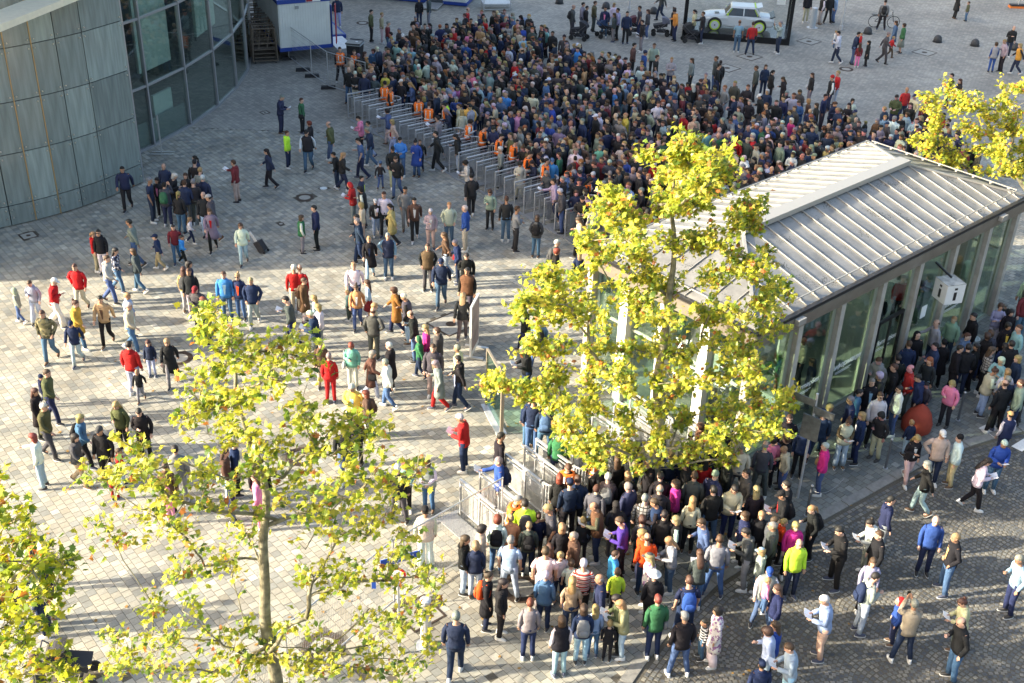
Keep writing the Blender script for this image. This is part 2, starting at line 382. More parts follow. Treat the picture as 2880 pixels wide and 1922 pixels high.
def cover(px, py, r, label, kind='ring'):
    p = at(px, py); t = thing('manhole_cover' if kind != 'lamp' else 'ground_light', label, 'manhole cover' if kind != 'lamp' else 'ground light', (p.x, p.y, 0))
    if kind == 'lamp':
        part('rim', disc(MB(), r * .82, r, -.03, .006), STEEL, t); part('lens', disc(MB(), 0, r * .82, -.03, .002), LGT, t); return
    if kind in ('square', 'diamond'):
        a = PA if kind == 'square' else PA + .08
        m = MB()
        for s in (-1, 1): m.box((0, s * r, 0), (2 * r + .05, .05, .02)); m.box((s * r, 0, 0), (.05, 2 * r - .05, .02))
        o = part('frame', m, IRON, t); o.rotation_euler.z = a
        o = part('inner_plate', MB().box((0, 0, -.004), (2 * r - .06, 2 * r - .06, .016)), STN, t); o.rotation_euler.z = a
        m = disc(MB(), 0, r * .3, 0, .012); part('lid', m, IRON, t); return
    m = disc(MB(), r * .62, r, -.03, .008); part('ring', m, IRON, t)
    m = MB()
    for k in range(26): t_ = 2 * math.pi * k / 26; m.box((math.cos(t_) * r * .83, math.sin(t_) * r * .83, .011), (.06 * r / .4, .03 * r / .4, .008), t_)
    tag(part('ribs', m, IRON, t), kind='stuff'); part('stone_infill', disc(MB(), 0, r * .62, -.03, .004), STN, t)
for a in ((857, 556, .36, 'round iron cover with stone middle on the shaded paving'), (848, 1285, .43, 'rusty ring cover behind the leaves of the front plane tree'), (505, 1008, .40, 'rusty ring cover beside the woman in the black coat'),
          (910, 1820, .47, 'large rusty ring cover under the mesh fence at the front'), (1020, 65, .36, 'round iron cover beside the three people near the white cabin'), (1400, 38, .36, 'round iron cover beside the metal trolley'), (2380, 195, .38, 'round iron cover beside the man in the red pullover'),
          (1465, 1655, .5, 'dark round cover between the queueing feet'), (745, 317, .17, 'small iron cover near the man in the navy jacket', 'square'), (790, 630, .12, 'tiny round iron cap on the shaded paving'), (1180, 1725, .42, 'pale square cover with a round lid by the queue', 'square'),
          (80, 663, .26, 'dark square drain near the clad museum wall', 'square'), (1268, 912, .55, 'square frame cover beside the white pylon', 'diamond'), (2108, 160, .5, 'square frame cover in front of the glass showcase', 'diamond'), (2045, 192, .5, 'square frame cover left of the man with sunglasses', 'diamond'),
          (2275, 117, .5, 'square frame cover right of the glass showcase', 'diamond'), (2600, 148, .5, 'square frame cover below the dome bollards', 'diamond'), (502, 733, .15, 'flat round ground lamp near the boys', 'lamp'), (910, 530, .15, 'flat round ground lamp beside the red hooded person', 'lamp'), (2552, 1063, .18, 'round ground lamp at the foot of the kiosk glass', 'lamp'), (2740, 952, .2, 'round ground lamp beside the far kiosk column', 'lamp')):
    cover(*a)
# tree grate
p = at(1790, 1435); t = thing('tree_grate', 'round slatted iron grate around the middle plane tree', 'tree grate', (p.x, p.y, 0))
for i, r_ in enumerate((.64, .57, .50, .43, .36, .29)): part('ring', disc(MB(), r_ - .035, r_, -.03, .006, 32), IRON, t)
m = MB()
for k in range(8): a = k * math.pi / 4; m.bar((math.cos(a) * .22, math.sin(a) * .22, -.01), (math.cos(a) * .64, math.sin(a) * .64, -.01), .03, .03)
tag(part('spokes', m, IRON, t), kind='stuff')
# ---------------------------------------------------------------- museum: glass drum behind a screen of clad panels
MC = Vector((-36.694, 56.654, 0)); MR = 22.913
CC = Vector((-25.436, 48.547, 0)); CRR = 11.541
def mus(th, r=MR, z=0.): return MC + Vector((r * math.cos(th), r * math.sin(th), z))
def ang_of(px, py): p = at(px, py) - MC; return math.atan2(p.y, p.x)
museum = thing('museum_building', 'round museum with dark glass front behind a screen of grey green glass panels', 'building')
MUL = mat('mullion', (.38, .39, .41), .4, .6); GLM = glass('museum_glass', (.80, .86, .84), .12, .015)
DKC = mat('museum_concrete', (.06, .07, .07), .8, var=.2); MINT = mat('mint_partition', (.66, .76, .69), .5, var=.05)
base_a = [ang_of(*q) for q in ((432, 411), (537, 355), (610, 300), (664, 248))]
stp = (base_a[3] - base_a[0]) / 3
angs = [base_a[0] - 2 * stp, base_a[0] - stp] + base_a + [base_a[3] + stp * k for k in range(1, 8)]
ZL = [0.10, 2.66, 5.46, 8.3, 11.1, 14, 17]
WALL = mat('museum_upper', (.20, .24, .24), .35, var=.1, scale=1)
for i in range(len(angs) - 1):
    a0, a1 = angs[i], angs[i + 1]
    for k in range(4):
        p0, p1 = mus(a0), mus(a1); d = (p1 - p0); L = d.length; c = (p0 + p1) / 2; rz = math.atan2(d.y, d.x)
        link('pane', MB().box((0, 0, 0), (L - .07, .03, ZL[k + 1] - ZL[k] - .07)).mesh('pane', GLM), museum, (c.x, c.y, (ZL[k] + ZL[k + 1]) / 2), rz)
        link('transom', MB().box((0, 0, 0), (L - .07, .12, .09)).mesh('transom', MUL), museum, (c.x, c.y, ZL[k + 1]), rz)
    link('sill', MB().box((0, 0, 0), (L - .02, .16, .12)).mesh('sill', MUL), museum, (c.x, c.y, .04), rz)
    link('mullion', MB().box((0, 0, 0), (.09, .17, 11.2)).mesh('mullion', MUL), museum, (p0.x, p0.y, 5.6), rz)
# upper drum (above the picture) and the wing added unseen left of the picture; together they throw the long shade over the square
N = 64
m = MB().prism([(MC.x + (MR + .1) * math.cos(2 * math.pi * k / N), MC.y + (MR + .1) * math.sin(2 * math.pi * k / N)) for k in range(N)], 11.2, 24)
part('upper_drum', m, WALL, museum)
m = MB()
for k in range(40):
    a = angs[0] + (2 * math.pi - (angs[-1] - angs[0])) * k / 40; a = angs[0] - (2 * math.pi - (angs[-1] - angs[0])) * k / 40
    a2 = angs[0] - (2 * math.pi - (angs[-1] - angs[0])) * (k + 1) / 40
    p, q = mus(a), mus(a2); m.box(((p.x + q.x) / 2, (p.y + q.y) / 2, 5.6), ((q - p).length, .2, 11.1), math.atan2(q.y - p.y, q.x - p.x))
part('rear_wall', m, WALL, museum)
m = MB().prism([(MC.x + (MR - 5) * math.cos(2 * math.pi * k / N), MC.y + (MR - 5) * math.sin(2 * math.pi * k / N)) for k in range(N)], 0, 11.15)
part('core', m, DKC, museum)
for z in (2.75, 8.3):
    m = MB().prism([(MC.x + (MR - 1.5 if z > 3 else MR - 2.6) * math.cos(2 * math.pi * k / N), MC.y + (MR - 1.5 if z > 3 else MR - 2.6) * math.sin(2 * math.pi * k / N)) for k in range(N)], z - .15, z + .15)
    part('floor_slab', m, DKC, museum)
def partition(a0, a1, z0, z1, dr=.55):
    p, q = mus(a0, MR - dr, (z0 + z1) / 2), mus(a1, MR - dr, (z0 + z1) / 2); part('partition', MB().bar(p, q, z1 - z0, .12) if False else MB().box((p + q) / 2, ((q - p).length, .12, z1 - z0), math.atan2((q - p).y, (q - p).x)), MINT, museum)
partition(angs[1] + stp * .2, angs[2] - stp * .25, 2.9, 8.0); partition(angs[2] + .1 * stp, angs[2] + stp * .95, 3.0, 8.0); partition(angs[2] + stp * .3, angs[3] - .2 * stp, .9, 1.9, .45)
partition(angs[4], angs[4] + stp * .9, 3.2, 8.0, .7)  # pale box put in for the container's reflection in the glass
FR = mat('frosted_band', (.22, .26, .25), .5)
for i in (1, 2): 
    p, q = mus(angs[i] + .004, MR - .12), mus(angs[i + 1] - .004, MR - .12); part('frosted_band', MB().box(((p + q) / 2).to_tuple()[:2] + (.62,), ((q - p).length, .02, 1.0), math.atan2((q - p).y, (q - p).x)), FR, museum)
# clad screen
screen = thing('glass_clad_screen', 'tall curved screen of bolted grey green glass panels before the round museum', 'wall')
PANEL = bpy.data.materials.new('clad_glass'); PANEL.use_nodes = True
_n = PANEL.node_tree.nodes; _l = PANEL.node_tree.links; _b = _n['Principled BSDF']; _b.inputs['Roughness'].default_value = .16; _b.inputs['Specular IOR Level'].default_value = .75
_tc = _n.new('ShaderNodeTexCoord'); _oi = _n.new('ShaderNodeObjectInfo')
_mp = _n.new('ShaderNodeMapping'); _mp.inputs['Scale'].default_value = (6, 6, .5); _l.new(_tc.outputs['Object'], _mp.inputs[0])
_ns = _n.new('ShaderNodeTexNoise'); _ns.inputs['Scale'].default_value = 1.5; _ns.inputs['Detail'].default_value = 6; _l.new(_mp.outputs[0], _ns.inputs[0])
_mr = _n.new('ShaderNodeMapRange'); _mr.inputs[1].default_value = .3; _mr.inputs[2].default_value = .7; _mr.inputs[3].default_value = .78; _mr.inputs[4].default_value = 1.18; _l.new(_ns.outputs[0], _mr.inputs[0])
_mx = _n.new('ShaderNodeVectorMath'); _mx.operation = 'SCALE'; _l.new(_oi.outputs['Color'], _mx.inputs[0]); _l.new(_mr.outputs[0], _mx.inputs['Scale']); _l.new(_mx.outputs[0], _b.inputs['Base Color'])
def cang(px, py): p = at(px, py) - CC; return math.atan2(p.y, p.x)
ca_ = [cang(*q) for q in ((402, 513), (294, 556), (231, 582), (171, 602), (104, 622), (35, 638))]
cst = (ca_[5] - ca_[1]) / 4
ca_ = ca_ + [ca_[5] + cst * k for k in range(1, 12)]
CZ = [.03, .80, 2.73, 4.60, 6.49, 8.38, 10.27]
bolts = MB(); rr_ = random.Random(4); PANELFR = mat('panel_gap', (.03, .035, .035), .8)
back = MB()
for i in range(len(ca_) - 1):
    p0 = CC + Vector((math.cos(ca_[i]), math.sin(ca_[i]), 0)) * CRR; p1 = CC + Vector((math.cos(ca_[i + 1]), math.sin(ca_[i + 1]), 0)) * CRR
    d = p1 - p0; L = d.length; c = (p0 + p1) / 2; rz = math.atan2(d.y, d.x); nn = (c - CC).normalized()
    bp_ = c - nn * .14; back.box((bp_.x, bp_.y, 8), (L + .02, .12, 16), rz)
    for k in range(6):
        g = rr_.uniform(.9, 1.1); cb = (.21 * g, .25 * g, .235 * g) if rr_.random() < .8 else (.25 * g, .30 * g, .28 * g)
        h = CZ[k + 1] - CZ[k]
        link('panel', MB().box((0, 0, 0), (L - .035, .03, h - .03)).mesh('panel', PANEL), screen, (c.x, c.y, (CZ[k] + CZ[k + 1]) / 2), rz, color=cb)
        t = d / L
        for s in (-1, 1):
            for zz in (CZ[k] + .16 if h > 1 else CZ[k] + .3, CZ[k + 1] - .16):
                q = c + t * (s * (L / 2 - .11)) + nn * .03
                bolts.bar((q.x - nn.x * .02, q.y - nn.y * .02, zz), (q.x + nn.x * .02, q.y + nn.y * .02, zz), .045)
    for s in (-1, 1):
        q = c + (d / L) * (s * (L / 2 - .06)) - nn * .04
    q = p0 + nn * .02; 
    if i in (3, 4): part('gold_joint', MB().box((q.x, q.y, 5.2), (.035, .05, 10.3), rz), mat('brass_strip', (.50, .34, .16), .4, .6), screen)
part('backing', back, PANELFR, screen); tag(part('bolts', bolts, mat('bolt', (.62, .60, .52), .35, .7), screen), kind='stuff')
e0 = CC + Vector((math.cos(ca_[0]), math.sin(ca_[0]), 0)) * CRR; e1 = mus(angs[2] - stp * .9, MR - .3)
part('end_return', MB().box(((e0.x + e1.x) / 2, (e0.y + e1.y) / 2, 6), ((e1 - e0).length, .10, 12), math.atan2(e1.y - e0.y, e1.x - e0.x)), MUL, screen)
LED = mat('cream_ledge', (.72, .66, .50), .6, var=.06)
a_, b_ = Vector((-17.6, 32.8, 8.0)), Vector((-15.0, 42.0, 8.0))
ledge = part('canopy_ledge', MB().box(((a_ + b_) / 2) + Vector((-.5, .14, .1)), ((b_ - a_).length, 1.1, .22), math.atan2((b_ - a_).y, (b_ - a_).x)), LED, screen)
block = part('shade_block', MB().prism([(-60, 30.5), (-22.3, 34.15), (-23.5, 42), (-30, 50), (-60, 50)], 0, 24), WALL); tag(block, 'tall plain wing added beyond the picture to shade the square', 'building')  # unseen mass shaped to set the shade edge across the square

# ---------------------------------------------------------------- information pavilion
PO = Vector((6.1347555, 25.85354558, 0)); PAN = R(42.7)
PU = Vector((math.cos(PAN), math.sin(PAN), 0)); PN = Vector((math.sin(PAN), -math.cos(PAN), 0))
def pv(u, n, z): return PO + PU * u + PN * n + Vector((0, 0, z))
pav_ = thing('information_pavilion', 'glass walled information pavilion with concrete columns and a pale seamed metal hip roof', 'building', tuple(PO), PAN)
# local frame: x = u, y = -n
def pl(u, n, z): return Vector((u, -n, z))
LEN, DEP, EAVE, RZ = 13.8, 6.0, 4.32, 5.16
CONC = mat('pavilion_concrete', (.40, .37, .32), .8, var=.14, scale=4, bump=.25); CWH = mat('white_column', (.66, .65, .60), .7, var=.08)
ROOFM = bpy.data.materials.new('zinc_roof'); ROOFM.use_nodes = True
_n = ROOFM.node_tree.nodes; _l = ROOFM.node_tree.links; _b = _n['Principled BSDF']; _b.inputs['Metallic'].default_value = .35; _b.inputs['Roughness'].default_value = .42
_tc = _n.new('ShaderNodeTexCoord'); _ns = _n.new('ShaderNodeTexNoise'); _ns.inputs['Scale'].default_value = 1.6; _ns.inputs['Detail'].default_value = 9; _ns.inputs['Roughness'].default_value = .7; _l.new(_tc.outputs['Object'], _ns.inputs[0])
_cr = _n.new('ShaderNodeValToRGB'); _cr.color_ramp.elements[0].position = .36; _cr.color_ramp.elements[0].color = (.20, .20, .19, 1); _cr.color_ramp.elements[1].position = .62; _cr.color_ramp.elements[1].color = (.31, .305, .285, 1); _l.new(_ns.outputs[0], _cr.inputs[0])
# algae specks gathered along the eaves
_n2 = _n.new('ShaderNodeTexNoise'); _n2.inputs['Scale'].default_value = 26; _n2.inputs['Detail'].default_value = 4; _l.new(_tc.outputs['Object'], _n2.inputs[0])
_n3 = _n.new('ShaderNodeTexNoise'); _n3.inputs['Scale'].default_value = 1.1; _n3.inputs['Detail'].default_value = 2; _l.new(_tc.outputs['Object'], _n3.inputs[0])
_ad = _n.new('ShaderNodeMath'); _ad.operation = 'ADD'; _l.new(_n2.outputs[0], _ad.inputs[0]); _l.new(_n3.outputs[0], _ad.inputs[1])
_mr = _n.new('ShaderNodeMapRange'); _mr.inputs[1].default_value = 1.17; _mr.inputs[2].default_value = 1.25; _l.new(_ad.outputs[0], _mr.inputs[0])
_mi = _n.new('ShaderNodeMix'); _mi.data_type = 'RGBA'; _l.new(_mr.outputs[0], _mi.inputs[0]); _l.new(_cr.outputs[0], _mi.inputs[6]); _mi.inputs[7].default_value = (.06, .06, .05, 1); _l.new(_mi.outputs[2], _b.inputs['Base Color'])
SEAM = mat('roof_seam', (.40, .39, .36), .4, .4); FASC = mat('bronze_fascia', (.27, .24, .20), .32, .5, var=.15, scale=2); BLK = mat('black_metal', (.02, .02, .022), .4, .3)
roof = bpy.data.objects.new('roof', MB().face([pl(0, 0, EAVE), pl(LEN, 0, EAVE), pl(11.0, -DEP / 2, RZ), pl(3.0, -DEP / 2, RZ)])
    .face([pl(LEN, -DEP, EAVE), pl(0, -DEP, EAVE), pl(3.0, -DEP / 2, RZ), pl(11.0, -DEP / 2, RZ)])
    .face([pl(0, -DEP, EAVE), pl(0, 0, EAVE), pl(3.0, -DEP / 2, RZ)]).face([pl(LEN, 0, EAVE), pl(LEN, -DEP, EAVE), pl(11, -DEP / 2, RZ)])
    .face([pl(0, 0, EAVE - .02), pl(0, -DEP, EAVE - .02), pl(LEN, -DEP, EAVE - .02), pl(LEN, 0, EAVE - .02)]).mesh('roof', ROOFM)); COL.objects.link(roof); roof.parent = pav_
def zroof(u, n):
    return EAVE + (RZ - EAVE) * min(-n / 3, (DEP + n) / 3, u / 3.0, (LEN - u) / 2.8)
def seam(u0, n0, u1, n1):
    a, b = pl(u0, n0, zroof(u0, n0) + .025), pl(u1, n1, zroof(u1, n1) + .025)
    part('seam', MB().bar(a, b, .02, .035), SEAM, roof)
    c = a + (b - a).normalized() * .22; part('snow_guard_bracket', MB().box(c + Vector((0, 0, .05)), (.07, .07, .05)), SEAM, roof)
x = .45
while x < LEN - .2:
    nt_ = -3.0 if 3.0 <= x <= 11 else (-x if x < 3 else -(LEN - x) * 3 / 2.8)
    seam(x, -.02, x, nt_ + .04); seam(x, -DEP + .02, x, -DEP - nt_ - .04); x += .56
y = .55
while y < DEP - .3:
    uu = min(y, DEP - y); seam(.02, -y, uu * .98, -y); seam(LEN - .02, -y, LEN - uu * 2.8 / 3 * .98, -y); y += .62
for a, b in ((pl(0, 0, EAVE), pl(3, -3, RZ)), (pl(0, -6, EAVE), pl(3, -3, RZ)), (pl(LEN, 0, EAVE), pl(11, -3, RZ)), (pl(LEN, -6, EAVE), pl(11, -3, RZ))):
    part('hip_cap', MB().bar(a + Vector((0, 0, .03)), b + Vector((0, 0, .03)), .09, .05), SEAM, roof)
part('ridge_vent', MB().box(pl(7, -3, RZ + .06), (8.3, .42, .16)), SEAM, roof)
for n_ in (-.24, -DEP + .24): part('snow_rail', MB().bar(pl(.3, n_, zroof(1, -.24) + .12), pl(LEN - .3, n_, zroof(1, -.24) + .12), .03), SEAM, roof)
for u_ in (.2, LEN - .2): part('snow_rail', MB().bar(pl(u_, -.3, zroof(.2, -3) + .12), pl(u_, -DEP + .3, zroof(.2, -3) + .12), .03), SEAM, roof)
# fascia and gutter all round
def ring4(nm, o, z, hgt_, th, m_):
    part(nm, MB().box(pl(LEN / 2, o - th / 2, z), (LEN + 2 * o, th, hgt_)), m_, pav_); part(nm, MB().box(pl(LEN / 2, -DEP - o + th / 2, z), (LEN + 2 * o, th, hgt_)), m_, pav_)
    part(nm, MB().box(pl(-o + th / 2, -DEP / 2, z), (th, DEP + 2 * o - 2 * th - .004, hgt_)), m_, pav_); part(nm, MB().box(pl(LEN + o - th / 2, -DEP / 2, z), (th, DEP + 2 * o - 2 * th - .004, hgt_)), m_, pav_)
ring4('gutter', .10, EAVE - .035, .09, .22, BLK); ring4('fascia', .12, EAVE - .20, .22, .10, FASC); ring4('fascia_lower', .07, EAVE - .40, .16, .10, FASC)
for u_ in (1.6, 12.0): part('gutter_bracket', MB().box(pl(u_, .20, EAVE - .16), (.32, .14, .16)), SEAM, pav_)
part('soffit', MB().box(pl(LEN / 2, -DEP / 2, EAVE - .31), (LEN - .1, DEP - .1, .05)), mat('soffit', (.30, .30, .28), .8), pav_)
part('floor', MB().box(pl(LEN / 2, -DEP / 2, .01), (LEN - .2, DEP - .2, .04)), mat('pavilion_floor', (.34, .37, .33), .35), pav_)
GLP = glass('pavilion_glass', (.78, .85, .80), .15, .01, 1.45); GFR = mat('glass_frame', (.34, .38, .30), .4, .3)
colu = [.12, 2.06, 4.0, 6.02, 7.95, 9.93, 11.9, 13.65]
H0 = EAVE - .49
for u_ in colu:
    part('column', MB().box(pl(u_, -.13, H0 / 2), (.20, .22, H0)), CONC, pav_); part('column', MB().box(pl(u_, -DEP + .13, H0 / 2), (.20, .22, H0)), CONC, pav_)
for n_ in (-1.55, -3.0, -4.45): part('column', MB().box(pl(.13, n_, H0 / 2), (.34, .30, H0)), CWH, pav_); part('column', MB().box(pl(LEN - .13, n_, H0 / 2), (.34, .30, H0)), CONC, pav_)
panes = []
for i in range(7):
    a, b = colu[i] + .105, colu[i + 1] - .105
    for n_ in (-.20, -DEP + .20):
        f = part('window', MB().box(pl((a + b) / 2, n_, .06), (b - a - .02, .06, .09)).box(pl((a + b) / 2, n_, H0 - .05), (b - a - .02, .06, .09)).box(pl(a + .04, n_, H0 / 2), (.05, .07, H0 - .25)).box(pl(b - .09, n_, H0 / 2), (.16, .07, H0 - .25)), GFR, pav_)
        part('pane', MB().box(pl((a + b) / 2 - .05, n_, H0 / 2), (b - a - .25, .02, H0 - .22)), GLP, f)
for i, (a, b) in enumerate(((-.4, -1.4), (-1.72, -2.84), (-3.16, -4.30), (-4.62, -5.6))):
    for u_ in (.2, LEN - .2):
        f = part('window', MB().box(pl(u_, (a + b) / 2, .06), (.06, a - b, .09)).box(pl(u_, (a + b) / 2, H0 - .05), (.06, a - b, .09)).box(pl(u_, (a + b) / 2, 2.4), (.05, a - b, .07)), GFR, pav_)
        part('pane', MB().box(pl(u_, (a + b) / 2, H0 / 2), (.02, a - b - .02, H0 - .22)), GLP, f)
# white door frame and the entrance in the fourth bay
part('door', MB().box(pl(6.35, -.13, 1.1), (.06, .08, 2.2)).box(pl(7.6, -.13, 1.1), (.06, .08, 2.2)).box(pl(6.98, -.13, 2.25), (1.31, .08, .10)).box(pl(6.98, -.13, 1.1), (.05, .06, 2.2)), BLK, pav_)
# lettering on the glass
WL = mat('white_letters', (.85, .85, .83), .5)
def text(name, s, size, loc, rot, parent, m=WL, ext=.004, align='CENTER', shear=0.):
    cu = bpy.data.curves.new(name, 'FONT'); cu.body = s; cu.size = size; cu.extrude = ext; cu.align_x = align; cu.align_y = 'CENTER'; cu.resolution_u = 2; cu.shear = shear
    cu.materials.append(m); oc = bpy.data.objects.new(name, cu); COL.objects.link(oc); me_ = bpy.data.meshes.new_from_object(oc.evaluated_get(bpy.context.evaluated_depsgraph_get())); bpy.data.objects.remove(oc); bpy.data.curves.remove(cu); o = bpy.data.objects.new(name, me_); COL.objects.link(o); o.parent = parent; o.location = loc; o.rotation_euler = rot; return o
for i, s in enumerate(['Information', 'Informações', 'Информация', 'Information', '', 'Informatie', '']):
    if s:
        u_ = (colu[i] + colu[i + 1]) / 2; text('glass_lettering', s, .26, pl(u_ + .0, -.184, 1.42), (R(90), 0, 0), pav_, shear=.15)
        part('small_print', MB().box(pl(u_ - .1, -.185, 1.22), (.8, .004, .02)).box(pl(u_ - .15, -.185, 1.17), (.7, .004, .015)), WL, pav_)
text('glass_lettering', 'Aud', .3, pl(.17, -2.3, 2.7), (R(90), 0, R(-90)), pav_)
part('notice_sheet', MB().box(pl(9.0, -.18, 1.7), (.30, .01, .42)), WL, pav_)
# reception desk, shelves and screens inside
INT = mat('interior_dark', (.16, .20, .17), .6); INW = mat('interior_white', (.60, .64, .60), .6); INO = mat('interior_red', (.35, .05, .04), .6)
t = thing('reception_desk', 'long pale reception desk inside the glass pavilion', 'desk', tuple(pv(6.5, -3.6, .03)), PAN)
part('counter', MB().box((0, 0, .5), (6.5, .6, 1.0)), INW, t); part('desk_top', MB().box((0, 0, 1.03), (6.7, .8, .06)), INT, t)
t = thing('display_wall', 'dark display wall with brochures inside the pavilion', 'display wall', tuple(pv(7.5, -4.9, .03)), PAN)
part('board', MB().box((0, 0, 1.3), (8.5, .12, 2.6)), INT, t)
for k in range(9): part('brochure', MB().box((-3.9 + k * .95, -.08, 1.5 + .3 * (k % 2)), (.5, .02, .7)), [INW, INO, INW][k % 3], t)
def blind(u0, u1, n_, lab):
    o = part('curtain', MB().box((0, 0, 1.75), (u1 - u0, .05, 3.4)), INW); o.location = pv((u0 + u1) / 2, n_, .05); o.rotation_euler.z = PAN; tag(o, lab, 'blind')
blind(4.5, 5.6, -2.2, 'pale hanging blind behind the third bay of the pavilion'); blind(1.1, 1.5, -1.3, 'narrow pale blind behind the first bay of the pavilion')
# dragon tree in a tall planter
pp = pv(2.75, -.95, .05); t = thing('potted_palm', 'spiky green dragon tree in a tall pale planter behind the pavilion glass', 'potted plant', tuple(pp), PAN)
part('planter', MB().box((0, 0, .45), (.5, .5, .9), taper=1.15), mat('pale_planter', (.55, .62, .58), .5), t)
part('stem', MB().tube([(0, 0, .9), (.03, .02, 1.3), (0, .03, 1.75)], [.055, .05, .05], 8), mat('palm_bark', (.22, .11, .06), .9), t)
GRN = mat('palm_leaf', (.10, .26, .05), .45, var=.2, scale=9, transl=.2); m = MB(); r_ = random.Random(2)
for c_, nL in (((0, .03, 1.75), 60), ((.03, .02, 1.35), 34)):
    for k in range(nL):
        a = r_.uniform(0, 6.283); e = r_.uniform(-.35, 1.35); L = r_.uniform(.35, .62); d = Vector((math.cos(a) * math.cos(e), math.sin(a) * math.cos(e), math.sin(e))); s = Vector((-math.sin(a), math.cos(a), 0)) * .024
        p0 = Vector(c_); p1 = p0 + d * L * .55; p2 = p0 + d * L + Vector((0, 0, -.12 * math.cos(e)))
        m.face([p0 - s * .5, p0 + s * .5, p1 + s, p1 - s]); m.face([p1 - s, p1 + s, p2])
part('leaves', m, GRN, t)
# cube sign
cp = pv(8.62, .62, 2.55); SW = mat('sign_white', (.74, .75, .73), .4, var=.04); SB = mat('sign_black', (.015, .015, .018), .4); DIRT = mat('dirty_top', (.42, .42, .38), .8, var=.5, scale=5)
t = thing('information_cube_sign', 'white cube sign with a black letter i on its faces, hung before the pavilion', 'sign', tuple(cp), PAN - R(45) + R(20))
part('cube', MB().box((0, 0, .37), (.62, .62, .62)), SW, t); part('cube_top', MB().box((0, 0, .686), (.63, .63, .012)), DIRT, t)
for a in (0, 90, 180, 270):
    M = Matrix.Rotation(R(a), 3, 'Z')
    for z, h in ((.55, .07), (.31, .27)):
        part('letter_i', MB().box(M @ Vector((0, -.312, z)), (.10, .006, h), R(a)), SB, t)
q = pv(8.62, -.1, 0); M = t.matrix_world
part('bracket', MB().bar((0, 0, .78), (Matrix.Rotation(-t.rotation_euler.z, 3, 'Z') @ (pv(8.62, .02, 3.6) - cp)), .05), BLK, t)

# ---------------------------------------------------------------- containers
CW = mat('container_white', (.66, .69, .66), .5, var=.06, scale=1.5); CBL = mat('container_blue', (.02, .06, .30), .45); CRD = mat('door_red', (.35, .03, .04), .5); CGY = mat('container_grey', (.30, .32, .32), .6)
def container(name, label, corner, a, L, D, z0, H=2.6, ribs=True):
    """corner = front right foot point, a = direction of the front edge towards the right; body runs back from it"""
    t = thing(name, label, 'container', (corner.x, corner.y, z0), a)
    part('wall', MB().box((-L / 2, D / 2, H / 2), (L - .1, D - .1, H - .1)), CW, t)
    part('frame', MB().box((-L / 2, D / 2, .08), (L, D, .18)).box((-L / 2, D / 2, H - .10), (L, D, .20)), CBL, t)
    m = MB(); n = int(L / .14)
    for k in range(n): m.box((-L + .14 + k * (L - .2) / n, -.0 + .045, H / 2 - .02), (.085, .03, H - .40))
    n = int(D / .14)
    for k in range(n): m.box((-L + .045, .12 + k * (D - .2) / n, H / 2), (.03, .085, H - .40)); m.box((-.045, .12 + k * (D - .2) / n, H / 2), (.03, .085, H - .40))
    tag(part('corrugation', m, CW, t), kind='stuff')
    part('roof_panel', MB().box((-L / 2, D / 2, H + .01), (L - .25, D - .25, .03)), CGY, t)
    return t
a1 = R(24.7); c1 = at(935, 133, .62)
t = container('site_office_container', 'white corrugated site container with blue frame beside the stacked trolleys', c1, a1, 2.75, 6.0, .62)
part('plate', MB().box((-.9, -.02, 2.5), (.75, .02, .14)), WL, t); part('plate', MB().box((-1.1, -.032, 2.5), (.32, .02, .10)), CRD, t)
part('vent', MB().box((-1.75, -.02, 2.2), (.18, .03, .14)), CGY, t)
part('door', MB().box((.05, .6, 1.1), (.06, 1.0, 2.1)).box((.05, 1.75, 1.2), (.06, .9, 2.2)), CBL, t); part('door_leaf', MB().box((.25, .05, 1.2), (.4, .05, 2.0), R(70)), CRD, t)
part('ramp', MB().box((.55, .5, .03), (.9, 2.2, .05)), STEEL, t)
t = container('low_container', 'low white box container under the raised white site container', at(975, 128) + Vector((0, 0, 0)), a1, 3.1, 3.5, 0.0, .60)
part('hatch', MB().box((-2.4, -.02, .3), (.6, .03, .38)), CGY, t); text('lettering', '1 BELL', .14, (-.75, -.012, .38), (R(90), 0, 0), t, SB)
c2 = at(1313, 20); a2 = math.atan2((c2 - at(1111, 2)).y, (c2 - at(1111, 2)).x)
t = container('office_container', 'white office container with blue frame at the top edge of the square', c2, a2, 6.0, 2.5, .05)
part('ramp', MB().box((-2.0, -.7, .05), (1.1, 1.5, .05), 0), STEEL, t); part('door', MB().box((-2.0, -.03, 1.1), (1.0, .05, 2.1)), mat('door_dark', (.06, .07, .08), .5), t)
c3 = at(1035, -14); t = container('far_container', 'white container with blue base at the top edge left of the office container', c3, a2, 5.0, 2.5, .05)
